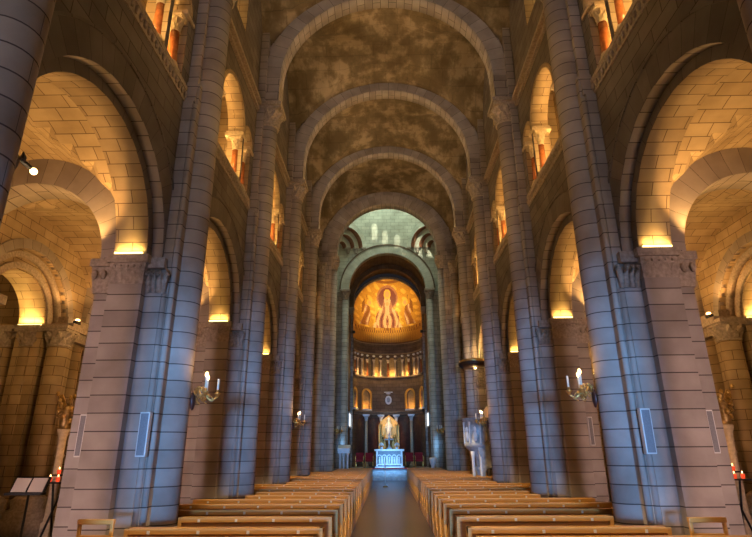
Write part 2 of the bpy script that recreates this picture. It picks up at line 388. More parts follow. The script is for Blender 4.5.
# ------------------------------------------------------------------ structure: nave walls
TRI = lambda b: [(b - 1.4, 0.34, 9.95, SILL), (b, 0.94, 9.92, SILL), (b + 1.4, 0.34, 9.95, SILL)]
for sx, side in SIDES:
    P = lambda u, d, z, sx=sx: (sx * d, u, z)
    g = G()
    y0, y1 = YP[0] - 0.6, YX
    g.panel(P, WX, y0, y1, SPR, SILL, [(b, 2.0, SPR, SPR) for b in BC], 28)           # arcade spandrels
    g.panel(P, 4.6, y0, y1, SPR, 8.2, [(b, 1.80, SPR, SPR) for b in BC], 28, m=1)      # aisle side
    trib = [o for b in BC for o in TRI(b)]
    g.panel(P, WX, y0, y1, SILL, STR, trib, 16)                                       # gallery front
    g.panel(P, 4.30, y0, y1, SILL, STR, trib, 16, m=1)
    for o in trib: g.reveal(P, WX, 4.30, *o, n=16, m=2)
    g.panel(P, WX + 0.03, y0, y1, STR, 18.0, [(b, 0.45, 13.9, 12.9) for b in BC], 16)  # clerestory
    for b in BC: g.reveal(P, WX + 0.03, 4.4, b, 0.45, 13.9, 12.9, n=16, m=2)
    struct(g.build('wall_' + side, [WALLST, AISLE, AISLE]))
    for i, b in enumerate(BC):
        g = G(); g.panel(P, 4.38, b - 0.46, b + 0.46, 12.9, 12.901, [], 4)
        g.face([P(b - 0.5, 4.38, 12.85), P(b + 0.5, 4.38, 12.85), P(b + 0.5, 4.38, 14.4), P(b - 0.5, 4.38, 14.4)])
        struct(g.build('window_%d' % (i + 1 + (10 if sx > 0 else 0)), PANEY))
    # gallery: floor, back wall, ceiling
    g = G()
    g.box(sx * 4.0, sx * 6.6, y0, y1, 8.28, 8.44)
    g.face([P(y0, 6.6, 8.4), P(y1, 6.6, 8.4), P(y1, 6.6, 12.2), P(y0, 6.6, 12.2)])
    g.face([P(y0, 3.95, 12.0), P(y1, 3.95, 12.0), P(y1, 6.6, 12.0), P(y0, 6.6, 12.0)])
    trin = [o for b in BC for o in TRI(b)]
    for dd in (4.98, 5.26): g.panel(P, dd, y0, y1, SILL, 12.0, trin, 16)
    for o in trin: g.reveal(P, 4.98, 5.26, *o, n=16)
    for yy in YP[1:]: g.box(sx * 4.5, sx * 6.6, yy - 0.35, yy + 0.35, 8.4, 12.0)
    struct(g.build('wall_%s_gallery' % side, AISLE))
    # sill course and string course
    g = G()
    for a, b in zip(YB[:-1], YB[1:]):
        g.box(sx * (WX - 0.04), sx * WX, a + 0.42, b - 0.42, SILL - 0.10, SILL)
        g.box(sx * (WX - 0.025), sx * WX, a + 0.42, b - 0.42, SILL - 0.34, SILL - 0.10)
        k = 0; y = a + 0.45
        while y < b - 0.45:                        # carved leaf band below the sill
            g.blob((sx * (WX - 0.035), y, SILL - 0.21), (0.035, 0.05, 0.085), 6); y += 0.145
    struct(g.build('trim_%d' % (2 if sx < 0 else 3), CARVED))
    g = G()
    for a, b in zip(YB[:-1], YB[1:]):
        g.box(sx * (WX - 0.14), sx * WX, a + 0.4, b - 0.4, STR - 0.10, STR)
        g.box(sx * (WX - 0.08), sx * WX, a + 0.4, b - 0.4, STR - 0.30, STR - 0.22)
        g.box(sx * (WX - 0.03), sx * WX, a + 0.4, b - 0.4, STR - 0.22, STR - 0.10)
    struct(g.build('trim_%d' % (4 if sx < 0 else 5), CARVED))

# ------------------------------------------------------------------ structure: nave vault
g = G()
NX, NY = 24, 14
zs0, Hc = 12.3, 4.0
def zv(x, t): return max(zs0 + Hc * math.sqrt(max(0, 1 - (x / 3.95) ** 2)), zs0 + Hc * math.sqrt(max(0, 1 - t * t)))
for a, b in zip(YB[:-1], YB[1:]):
    if b < YP[1] + 1: continue
    for i in range(NX):
        x0 = -3.91 + 7.82 * i / NX; x1 = -3.91 + 7.82 * (i + 1) / NX
        for j in range(NY):
            t0 = -1 + 2 * j / NY; t1 = -1 + 2 * (j + 1) / NY
            ya = a + (b - a) * j / NY; yb_ = a + (b - a) * (j + 1) / NY
            g.face([(x0, ya, zv(x0, t0)), (x1, ya, zv(x1, t0)), (x1, yb_, zv(x1, t1)), (x0, yb_, zv(x0, t1))],
                   [(x0 + 9, ya), (x1 + 9, ya), (x1 + 9, yb_), (x0 + 9, yb_)], smooth=True)
struct(g.build('ceiling', VAULT))

# ------------------------------------------------------------------ structure: aisles
AXC, AH = 6.42, 1.78
for sx, side in SIDES:
    P = lambda u, d, z, sx=sx: (sx * d, u, z)
    g = G()
    za = lambda q, t: max(5.0 + 2.0 * math.sqrt(max(0, 1 - q * q)), 5.0 + 2.0 * math.sqrt(max(0, 1 - t * t)))
    for a, b in zip(YB[:-1], YB[1:]):
        for i in range(16):
            q0 = -1 + 2 * i / 16; q1 = -1 + 2 * (i + 1) / 16
            for j in range(16):
                t0 = -1 + 2 * j / 16; t1 = -1 + 2 * (j + 1) / 16
                ya = a + (b - a) * j / 16; yb_ = a + (b - a) * (j + 1) / 16
                cross = 0.5 * (abs(t0) + abs(t1)) < 0.5 * (abs(q0) + abs(q1))
                sl = lambda q, t: math.asin(max(-1, min(1, (t if cross else q)))) * 2.0
                def uvv(q, t, y):
                    X = AXC + AH * q
                    return (X * 1.0 + 20, sl(q, t)) if cross else (y, sl(q, t))
                pts = [(q0, t0, ya), (q1, t0, ya), (q1, t1, yb_), (q0, t1, yb_)]
                g.face([P(y, AXC + AH * q, za(q, t)) for q, t, y in pts], [uvv(*p) for p in pts])
    struct(g.build('ceiling_%s_aisle' % side, AISLE))
    # outer aisle wall with chapel openings
    g = G()
    y0, y1 = YP[0] - 0.6, YX + 1
    chap = [(b, 1.02, 4.7, 0.0) for b in BC]
    g.panel(P, 8.1, y0, y1, 0, 7.4, [(b, 1.5, 4.7, 0.0) for b in BC], 20)
    for b in BC:
        g.reveal(P, 8.1, 8.32, b, 1.5, 4.7, 0, 20, sill=False)
        g.reveal(P, 8.32, 8.95, b, 1.02, 4.7, 0, 20, sill=False)
    g.panel(P, 8.32, y0, y1, 0, 7.4, chap, 20)
    g.face([P(y0, 10.4, 0), P(y1, 10.4, 0), P(y1, 10.4, 7.2), P(y0, 10.4, 7.2)])
    g.face([P(y0, 8.95, 6.4), P(y1, 8.95, 6.4), P(y1, 10.4, 6.4), P(y0, 10.4, 6.4)])
    for yy in YB: g.box(sx * 8.33, sx * 10.4, yy - 0.9, yy + 0.9, 0, 6.4)
    g.face([P(y0, 4.0, 0), P(y0, 10.4, 0), P(y0, 10.4, 0)] if False else [(sx * 4.0, YX + 1, 0), (sx * 10.4, YX + 1, 0), (sx * 10.4, YX + 1, 8), (sx * 4.0, YX + 1, 8)])
    struct(g.build('wall_%s_aisle' % side, AISLE))

# ------------------------------------------------------------------ structure: entrance end behind the camera
g = G()
g.box(-10.4, -1.7, -20.2, -20.0, 0, 18); g.box(1.7, 10.4, -20.2, -20.0, 0, 18); g.box(-1.7, 1.7, -20.2, -20.0, 2.4, 7.8); g.box(-1.7, 1.7, -20.2, -20.0, 12.2, 18)
struct(g.build('wall_entrance', STONE))
for sx, side in SIDES:                              # the nave piers that go on behind the camera
    for yy in (-0.95, -5.8, -10.7, -15.5):
        g = G(); g.box(sx * 3.34, sx * 3.9, yy - 0.40, yy + 0.40, 0, 12); g.box(sx * 3.8, sx * 5.0, yy - 0.65, yy + 0.65, 0, 8.4)
        struct(g.build('wall_%s_rear' % side, STONE))
g = G(); g.box(-3.9, 3.9, -20, -6.0, 2.6, 2.9); g.box(-3.9, 3.9, -6.15, -6.0, 2.6, 3.7)  # unseen loft slab, added to keep the door light off the upper piers
struct(g.build('trim_6', STONE))

# ------------------------------------------------------------------ structure: crossing
g = G()
g.panel(PX, YX, -4.6, 4.6, 11.5, 22, [(0, 3.2, 12.25, 12.25), ], 32)
g2 = G()
winx = [(-1.0), (0.0), (1.0)]
# upper west wall of the lantern with window openings
def lantern_west(gg):
    gg.panel(PX, YX + 0.35, -3.6, 3.6, 15.62, 18.0, [], 4)
    gg.panel(PX, YX + 0.35, -3.6, 3.6, 18.0, 22.0, [(x, 0.15, 19.95, 19.15) for x in (-1.25, 0.0, 1.25, 2.3, 2.9)], 10)
lantern_west(g2)
g2.panel(PX, YE, -3.6, 3.6, 0, 22, [(0, 2.62, 12.2, 0)], 32)
for sx in (-1, 1):
    P = lambda u, d, z, sx=sx: (sx * d, u, z)
    g2.panel(P, 3.6, YX + 0.3, YE, 11.0, 22, [(31.5, 2.55, 12.0, 11.0)], 24)
g2.face([(-3.6, YX, 24), (3.6, YX, 24), (3.6, YE, 24), (-3.6, YE, 24)])
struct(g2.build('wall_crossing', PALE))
g = G()
g.panel(PX, YX - 0.05, -4.6, 4.6, 12.2, 17.6, [(0, 3.3, 12.62, 12.2)], 32)
struct(g.build('wall_chancel_arch', STONE))
g = G()
for sx in (-1, 1):                                  # short transept arms
    g.box(sx * 3.6, sx * 9.0, YX + 0.5, YX + 0.7, 0, 15); g.box(sx * 3.6, sx * 9.0, YE - 0.1, YE + 0.1, 0, 15)
    g.box(sx * 9.0, sx * 9.2, YX + 0.5, YE, 0, 15); g.box(sx * 3.6, sx * 9.2, YX + 0.5, YE, 15, 15.2)
struct(g.build('wall_transept', STONE))

# squinches in the two far corners: three nested arches stepping back into each corner
for sx, side in SIDES:
    r = thing('corner_squinch', 'nested striped squinch arches in the %s far corner of the pale crossing' % side, 'squinch', (sx * 3.6, YE, 15.2), 'crossing squinches')
    nx, ny = -sx / math.sqrt(2), -1 / math.sqrt(2); tx, ty = ny, -nx
    P = lambda u, d, z: (sx * 3.6 + nx * d + tx * u, YE + ny * d + ty * u, z)
    for i, s in enumerate((1.55, 1.15, 0.75)):
        g = G(); g.arch(P, 0, 15.25, s - 0.40, s, s, s - 0.40, 20, 0.2, back=False, mi=1)
        g.build('arch_step', [PALE, SPOTREDM], r)
        for sg in (-1, 1):
            g = G(); q = P(sg * (s - 0.2), s - 0.05, 0); g.capital(q[0], q[1], 14.85, 15.25, 0.09, 0.15, leaves=6); g.build('corbel', CARVED, r)

# ------------------------------------------------------------------ structure: chancel and apse
AY, AR = 39.1, 2.72
g = G()
for sx in (-1, 1):
    g.face([(sx * 2.78, YE, 0), (sx * 2.78, AY, 0), (sx * 2.78, AY, 12.1), (sx * 2.78, YE, 12.1)])
n = 28
for k in range(n):
    t0 = PI * k / n; t1 = PI * (k + 1) / n
    g.face([(2.78 * math.cos(t0), YE, 12.1 + 2.78 * math.sin(t0)), (2.78 * math.cos(t1), YE, 12.1 + 2.78 * math.sin(t1)), (2.78 * math.cos(t1), AY, 12.1 + 2.78 * math.sin(t1)), (2.78 * math.cos(t0), AY, 12.1 + 2.78 * math.sin(t0))],
           [(0, t0 * 2.78), (0, t1 * 2.78), (4.4, t1 * 2.78), (4.4, t0 * 2.78)], smooth=True)
struct(g.build('wall_chancel', DARKST))
def cyl(gg, r, z0, z1, n=40, m=0, a0=0, a1=PI):
    for k in range(n):
        t0 = a0 + (a1 - a0) * k / n; t1 = a0 + (a1 - a0) * (k + 1) / n
        gg.face([(r * math.cos(t0), AY + r * math.sin(t0), z0), (r * math.cos(t1), AY + r * math.sin(t1), z0), (r * math.cos(t1), AY + r * math.sin(t1), z1), (r * math.cos(t0), AY + r * math.sin(t0), z1)],
                [(t0 * r, z0), (t1 * r, z0), (t1 * r, z1), (t0 * r, z1)], m, True)
g = G(); cyl(g, AR + 0.02, 0.65, 10.9)
struct(g.build('wall_apse', DARKST))
# apse wall: plain base, niche zone, blind arcade zone, plain band
AI = AR - 0.15
PA = lambda u, d, z: (d * math.cos(u / AI), AY + d * math.sin(u / AI), z)
UC = PI / 2 * AI
NICHE = [UC + AI * math.radians(a) for a in (-76, -41, 41, 76)]
ARC = [UC + AI * math.radians(13 * (k + 0.5)) for k in range(-6, 6)]
bpy.data.objects.remove(bpy.data.objects['wall_apse'])
g = G()
cyl(g, AI, 0.65, 4.6)
for z0, z1, ops in ((4.6, 7.2, [(u, 0.40, 5.75, 4.65) for u in NICHE]), (7.2, 8.9, [(u, 0.2, 8.52, 7.2) for u in ARC])):
    us = [0.0]
    cuts = [0.0] + [0.5 * (a[0] + b[0]) for a, b in zip(ops[:-1], ops[1:])] + [PI * AI]
    for (a, b), o in zip(zip(cuts[:-1], cuts[1:]), ops):
        # split the flat parts so that the wall follows the curve
        def strip(u0, u1, za, zb):
            kk = max(1, int((u1 - u0) / 0.2))
            for k in range(kk):
                ua = u0 + (u1 - u0) * k / kk; ub = u0 + (u1 - u0) * (k + 1) / kk
                g.face([PA(ua, AI, za), PA(ub, AI, za), PA(ub, AI, zb), PA(ua, AI, zb)])
        strip(a, max(a, o[0] - o[1]), z0, z1); strip(min(b, o[0] + o[1]), b, z0, z1)
        g.panel(PA, AI, max(a, o[0] - o[1]), min(b, o[0] + o[1]), z0, z1, [o], 12)
        g.reveal(PA, AI, AI + 0.3, *o, n=12)
cyl(g, AI + 0.3, 4.4, 7.2, m=1); cyl(g, AI + 0.3, 7.2, 9.0, m=1); cyl(g, AI, 8.9, 9.8)
struct(g.build('wall_apse', [DARKST, plain('ochre_niche_plaster', (0.55, 0.36, 0.13), 0.7, noise=0.3, scale=8)]))

# mosaic of the half dome (generic enthroned figure with attendants)
mos_cols = [GOLDM, plain('mosaic_plum', (0.22, 0.06, 0.09), 0.5, noise=0.3, scale=20), plain('mosaic_ivory', (0.80, 0.66, 0.50), 0.5, noise=0.3, scale=16),
            plain('mosaic_rose', (0.50, 0.24, 0.18), 0.5, noise=0.4, scale=14), plain('mosaic_brown', (0.32, 0.13, 0.04), 0.5, noise=0.4, scale=14), plain('mosaic_skin', (0.70, 0.42, 0.25), 0.5),
            plain('mosaic_bright_gold', (0.95, 0.66, 0.16), 0.4, 0.2, noise=0.2, scale=20)]
def mosaic(x, z):
    ax = abs(x)
    d2 = lambda cx, cz, rx, rz: ((x - cx) / rx) ** 2 + ((z - cz) / rz) ** 2
    if d2(0, 13.72, 0.17, 0.20) < 1: return 5
    if d2(0, 13.72, 0.29, 0.32) < 1: return 6
    if d2(0, 13.05, 0.13, 0.15) < 1: return 5
    fold = math.sin(ax * (11 + 1.5 * z - 17) + 1.1 * math.sin(z * 3.1)) + 0.12 * math.sin(z * 9 + x * 4)
    if 12.35 < z < 13.56 and ax < 0.20 + 0.30 * (13.56 - z): return 2 if fold > -0.1 else 3
    if d2(0, 13.42, 0.86, 0.84) < 1:
        return 1 if d2(0, 13.42, 0.72, 0.71) < 1 else 3
    if 11.15 < z <= 12.6 and ax < 0.62 + 0.34 * math.sin((12.6 - z) * 2.0): return 2 if fold > 0.35 else 3 if fold > -0.7 else 1
    if 11.15 < z < 11.8 and ax < 1.2 - 0.5 * (z - 11.15): return 3 if fold > 0 else 2
    for s in (-1, 1):                               # attendants, bowing inwards
        xx = x * s
        if ((xx - 1.42) / 0.13) ** 2 + ((z - 13.05) / 0.15) ** 2 < 1: return 5
        if ((xx - 1.42) / 0.23) ** 2 + ((z - 13.05) / 0.25) ** 2 < 1: return 6
        cx_ = 1.55 + 0.22 * (12.9 - z) - 0.10 * math.sin((z - 11.2) * 2.2)
        if 11.25 < z < 12.9 and abs(xx - cx_) < 0.17 + 0.11 * (12.9 - z): return 4 if fold > 0.1 else 3 if fold > -0.8 else 2
        if 12.2 < z < 13.55 and abs(xx - 2.0 + 0.30 * (z - 12.3)) < 0.20 * (1 - abs(z - 12.9) / 0.8): return 4 if fold > -0.3 else 0
        if 11.4 < z < 12.5 and abs(xx - 0.98 - 0.06 * math.sin(z * 5)) < 0.05: return 6
    if z < 11.12: return 4 if int(math.atan2(x, 1) * 60) % 2 else 0
    if z > 14.25 and int(z * 9) % 2: return 4
    return 0 if (math.sin(x * 9.1 + 2 * z) + math.sin(z * 13.3 + x * 5)) < 0.7 else 6
g = G(); NT, NE = 150, 84
rows = [(AR, 10.9 + 0.9 * k / 12) for k in range(12)] + [(AR * math.cos(PI / 2 * k / 72), 11.8 + AR * math.sin(PI / 2 * k / 72)) for k in range(73)]
for (r0, z0), (r1, z1) in zip(rows[:-1], rows[1:]):
    for k in range(NT):
        t0 = PI * k / NT; t1 = PI * (k + 1) / NT; tm = (t0 + t1) / 2
        m = mosaic(0.5 * (r0 + r1) * math.cos(tm), 0.5 * (z0 + z1))
        p = [(r0 * math.cos(t0), AY + r0 * math.sin(t0), z0), (r0 * math.cos(t1), AY + r0 * math.sin(t1), z0), (r1 * math.cos(t1), AY + r1 * math.sin(t1), z1), (r1 * math.cos(t0), AY + r1 * math.sin(t0), z1)]
        if r1 < 1e-5: p = p[:3]
        g.face(p, None, m, True)
solo(g, 'apse_mosaic', mos_cols, 'golden half-dome mosaic of a robed seated figure between two bowing attendants', 'mosaic', (0, AY, 10.9))
g = G()                                            # patterned frieze below the mosaic
for zi, (z0, z1) in enumerate(((9.8, 9.92), (9.92, 10.12), (10.12, 10.32), (10.32, 10.52), (10.52, 10.7), (10.7, 10.9))):
    for k in range(90):
        cyl(g, AR - 0.04, z0, z1, 1, (1, 0, 2, 0, 2, 1)[zi] if (k + zi) % 2 else (1, 2, 0, 2, 0, 0)[zi], PI * k / 90, PI * (k + 1) / 90)
solo(g, 'mosaic_frieze', [GOLDM, mos_cols[4], plain('mosaic_ochre', (0.50, 0.27, 0.06), 0.5)], 'patterned gold and brown frieze band curving below the apse mosaic', 'frieze', (0, AY, 9.8))
g = G()
for rr, z0, z1 in ((AI - 0.10, 8.92, 9.02), (AI - 0.12, 7.06, 7.2), (AI - 0.1, 9.72, 9.8), (AI - 0.16, 4.45, 4.6), (AI - 0.09, 4.3, 4.45)):
    cyl(g, rr, z0, z1)
    for k in range(40):
        t0 = PI * k / 40; t1 = PI * (k + 1) / 40
        for z in (z0, z1):
            q = lambda r, t: (r * math.cos(t), AY + r * math.sin(t), z)
            g.face([q(rr, t0), q(rr, t1), q(AI + 0.02, t1), q(AI + 0.02, t0)])
struct(g.build('trim_7', plain('dark_limestone', (0.26, 0.19, 0.13), 0.8, noise=0.3)))
# blind arcade colonnettes
for k in range(-6, 7):
    u = PI / 2 + math.radians(13 * k); x, y = (AI - 0.02) * math.cos(u), AY + (AI - 0.02) * math.sin(u)
    if abs(math.cos(u)) > 0.99: continue
    r = thing('arcade_colonnette', ('middle' if k == 0 else ORD[abs(k) - 1] + ' small column ' + ('right' if k < 0 else 'left') + ' of the middle') + (' small column' if k == 0 else '') + ' in the lit apse arcade', 'column', (x, y, 7.2), 'apse arcade columns')
    g = G(); g.lathe([(0.10, 7.2), (0.10, 7.28), (0.07, 7.32), (0.065, 8.25)], x, y, 10); g.build('shaft', [REDM, CREAM, CREAM][abs(k) % 3], r)
    g = G(); g.capital(x, y, 8.24, 8.5, 0.065, 0.11, leaves=6); g.build('capital', CREAM, r)
    g = G(); g.blob((x, y, 8.78), (0.12, 0.12, 0.085), 8); g.build('boss', MARBLE, r)
# lower apse: red marble panels, pale half columns
for i, a in enumerate((-58, -27, 27, 58)):
    t = PI / 2 - math.radians(a); g = G()
    for k in range(6):
        t0 = t + math.radians(-11 + 22 * k / 6); t1 = t + math.radians(-11 + 22 * (k + 1) / 6)
        rr = AI - 0.05
        g.face([(rr * math.cos(t0), AY + rr * math.sin(t0), 1.5), (rr * math.cos(t1), AY + rr * math.sin(t1), 1.5), (rr * math.cos(t1), AY + rr * math.sin(t1), 4.1), (rr * math.cos(t0), AY + rr * math.sin(t0), 4.1)])
        ri = AI + 0.0
        for z in (1.5, 4.1):
            g.face([(rr * math.cos(t0), AY + rr * math.sin(t0), z), (rr * math.cos(t1), AY + rr * math.sin(t1), z), (ri * math.cos(t1), AY + ri * math.sin(t1), z), (ri * math.cos(t0), AY + ri * math.sin(t0), z)])
    solo(g, 'marble_panel', DREDM, 'dark red marble wall panel, %s on the apse wall' % ('far left', 'just left of the golden shrine', 'just right of the golden shrine', 'far right')[i], 'panel', (AI * math.cos(t), AY + AI * math.sin(t), 1.5), 'apse marble panels')
for i, a in enumerate((-43, -13.5, 13.5, 43)):
    t = PI / 2 - math.radians(a); x, y = (AI - 0.1) * math.cos(t), AY + (AI - 0.1) * math.sin(t)
    r = thing('apse_column', 'pale half column on the apse wall, %s of the golden shrine' % ('outer one left', 'immediately left', 'immediately right', 'outer one right')[i], 'column', (x, y, 0.65), 'pale apse half columns')
    g = G(); g.lathe([(0.11, 0.9), (0.10, 3.9)], x, y, 12); g.build('shaft', CREAM, r)
    g = G(); g.capital(x, y, 3.85, 4.32, 0.10, 0.24, leaves=8); g.build('capital', MARBLE, r)
    g = G(); g.lathe([(0.2, 0.65), (0.2, 0.78), (0.15, 0.8), (0.15, 0.86), (0.11, 0.92)], x, y, 12); g.build('base', CREAM, r)
for i, u in enumerate(NICHE):
    x, y = AI * math.cos(u / AI), AY + AI * math.sin(u / AI)
    r = thing('niche_frame', 'golden round-headed niche, %s of the four above the apse cornice' % ('rightmost', 'second from the right', 'second from the left', 'leftmost')[i], 'niche', (x, y, 4.62), 'apse niches')
    g = G(); g.arch(PA, u, 5.75, 0.36, 0.5, AI - 0.05, AI + 0.02, 16, zb=4.65); g.build('arch', GOLDM, r)
    g = G(); g.prism([(u - 0.45, 4.6), (u + 0.45, 4.6), (u + 0.45, 4.72), (u - 0.45, 4.72)], PA, AI - 0.13, AI + 0.28); g.build('sill', MARBLE, r)
    c = PA(u, AI + 0.05, 0)
    light('POINT', (c[0] * 0.985, AY + (c[1] - AY) * 0.985, 4.85), 14, WARM, 0.05)
# hanging emblem above the shrine
g = G(); r = thing('wall_emblem', 'pale round coat of arms medallion on the dark apse wall above the shrine', 'emblem', (0, AY + AI - 0.1, 5.05), None)
y = AY + AI - 0.06
for k in range(20):
    t0 = 2 * PI * k / 20; t1 = 2 * PI * (k + 1) / 20
    for a, b in (((0.13, 0.19), (0.25, 0.33)),):
        q = lambda rr, t, yy: (rr[0] * math.cos(t), yy, 5.42 + rr[1] * math.sin(t))
        g.face([q(a, t0, y - 0.06), q(a, t1, y - 0.06), q(b, t1, y - 0.06), q(b, t0, y - 0.06)])
        g.face([q(b, t0, y - 0.06), q(b, t1, y - 0.06), q(b, t1, y + 0.05), q(b, t0, y + 0.05)])
g.build('ring', MARBLE, r)
g = G(); g.blob((0, y, 5.42), (0.13, 0.04, 0.2), 10); g.build('shield', GREYM, r)
g = G(); g.box(-0.33, 0.33, y - 0.05, y + 0.05, 5.98, 6.04); g.blob((0, y, 5.9), (0.2, 0.05, 0.06), 6); g.build('crest', MARBLE, r)

# golden shrine and statue
yb = AY + AI - 0.42
r = thing('golden_shrine', 'tall gilded shrine with stepped canopy in the middle of the apse', 'shrine', (0, yb, 0.65))
g = G(); g.box(-0.78, 0.78, yb, yb + 0.3, 0.65, 3.55); g.build('back_panel', GOLDM, r, 0.02)
g = G(); g.prism([(-0.78, 3.55), (0.78, 3.55), (0.45, 3.95), (0, 4.28), (-0.45, 3.95)], PX, yb, yb + 0.3); g.build('gable', GOLDM, r, 0.02)
for s in (-1, 1):
    g = G(); g.lathe([(0.09, 0.65), (0.09, 0.8), (0.06, 0.86), (0.055, 3.3), (0.1, 3.5), (0.1, 3.6)], s * 0.6, yb - 0.09, 10); g.build('column', GILT, r)
    g = G(); g.blob((s * 0.42, yb - 0.12, 2.72), (0.13, 0.1, 0.17), 8); g.tube([(s * 0.42, yb - 0.12, 2.35), (s * 0.42, yb - 0.12, 2.7)], 0.06); g.build('angel_bracket', GILT, r)
g = G(); g.lathe([(0.36, 0.65), (0.36, 1.3), (0.26, 1.4), (0.24, 2.3), (0.34, 2.5), (0.34, 2.62)], 0, yb - 0.2, 16, caps=True); g.build('pedestal', GILT, r)
ys = yb - 0.2
r = thing('statue', 'white robed standing statue on the gilded pedestal inside the shrine', 'statue', (0, ys, 2.62))
g = G(); g.lathe([(0.23, 2.62), (0.22, 2.7), (0.17, 3.1), (0.18, 3.45), (0.20, 3.62), (0.13, 3.76), (0.06, 3.82), (0.06, 3.86)], 0, ys, 14); g.blob((0, ys, 3.97), (0.105, 0.11, 0.14), 10)
for s in (-1, 1): g.tube([(s * 0.2, ys, 3.6), (s * 0.24, ys - 0.04, 3.35), (s * 0.07, ys - 0.2, 3.42)], [0.06, 0.055, 0.04])
g.build('body', WHITEST, r)
g = G(); g.lathe([(0.16, 3.35), (0.15, 3.7), (0.13, 3.95), (0.09, 4.1), (0.0, 4.14)], 0, ys + 0.03, 12, a0=0.0, a1=PI, caps=False); g.build('veil', WHITEST, r)
g = G()
for k in range(10): a = 2 * PI * k / 10; g.tube([(0, ys + 0.1, 4.0), (0.24 * math.cos(a), ys + 0.1, 4.0 + 0.24 * math.sin(a))], 0.012, 4)
g.build('halo', GILT, r)
light('SPOT', (0, AY - 0.6, 6.6), 800, (1, 0.62, 0.2), 0.1, (0, yb, 3.0), angle=0.55)
light('SPOT', (0, AY - 1.2, 1.6), 260, (1.0, 0.9, 0.75), 0.05, (0, yb - 0.2, 3.7), angle=0.30)

# tall daylit side windows of the chancel
for i, s in enumerate((-1, 1)):
    g = G(); x = s * 2.76
    g.box(x - 0.02, x + 0.02, 37.15, 39.0, 3.35, 4.2)
    o = struct(g.build('window_%d' % (31 + i), PANE))
    g = G()
    for a, b, z0, z1 in ((37.05, 37.15, 3.25, 4.3), (39.0, 39.08, 3.25, 4.3), (37.05, 39.08, 3.25, 3.35), (37.05, 39.08, 4.2, 4.3)): g.box(x - 0.05, x + 0.05, a, b, z0, z1)
    struct(g.build('window_frame', MARBLE, o))
# rib in the chancel barrel and the arch framing the half dome
for nm, lab, y, z, r0, r1, dd, mm in (('chancel_rib', 'dark stone rib crossing the short chancel vault', 36.9, 12.1, 2.45, 2.77, 0.4, DARKST),
                                       ('conch_arch', 'gilded stone arch framing the mosaic half dome', AY - 0.12, 11.8, 2.60, 2.77, 0.15, STONE)):
    r = thing(nm, lab, 'arch', (0, y, 0.65)); g = G(); g.arch(PX, 0, z, r0, r1, y, y + dd, 32, zb=8.8 if nm == 'conch_arch' else 11.6); g.build('arch_ring', mm, r)
    for s in (-1, 1):
        g = G()
        if nm == 'conch_arch': g.box(s * 2.60, s * 2.77, y, y + 0.12, 0.65, 8.8)
        else: g.capital(s * 2.6, y + 0.2, 11.1, 11.6, 0.14, 0.19)
        g.build('jamb' if nm == 'conch_arch' else 'corbel', CARVED if nm != 'conch_arch' else STONE, r)
# apse lighting: projectors behind the east arch, strip in the blind arcade
for s in (-1, 1):
    light('SPOT', (s * 1.9, 37.6, 10.0), 800, (1.0, 0.60, 0.18), 0.15, (-s * 0.3, AY + 2.2, 12.9), angle=1.25, blend=0.8)
    lx = thing('apse_projector', 'small black projector on the %s chancel wall aimed at the mosaic' % ('left' if s < 0 else 'right'), 'spotlight', (s * 2.45, 37.5, 9.8), 'apse projectors')
    g = G(); g.box(s * 2.36, s * 2.56, 37.4, 37.58, 9.8, 9.98); g.build('housing', BLACK, lx, 0.015)
    g = G(); g.box(s * 2.56, s * 2.78, 37.46, 37.52, 9.86, 9.92); g.build('bracket', BLACK, lx)
for k in range(-5, 6, 2):
    t = PI / 2 + math.radians(13 * k + 6.5)
    light('POINT', ((AI + 0.16) * math.cos(t), AY + (AI + 0.16) * math.sin(t), 7.36), 8, (1, 0.56, 0.16), 0.05)
    light('POINT', ((AI - 0.34) * math.cos(t), AY + (AI - 0.34) * math.sin(t), 7.45), 17, (1, 0.60, 0.2), 0.05)

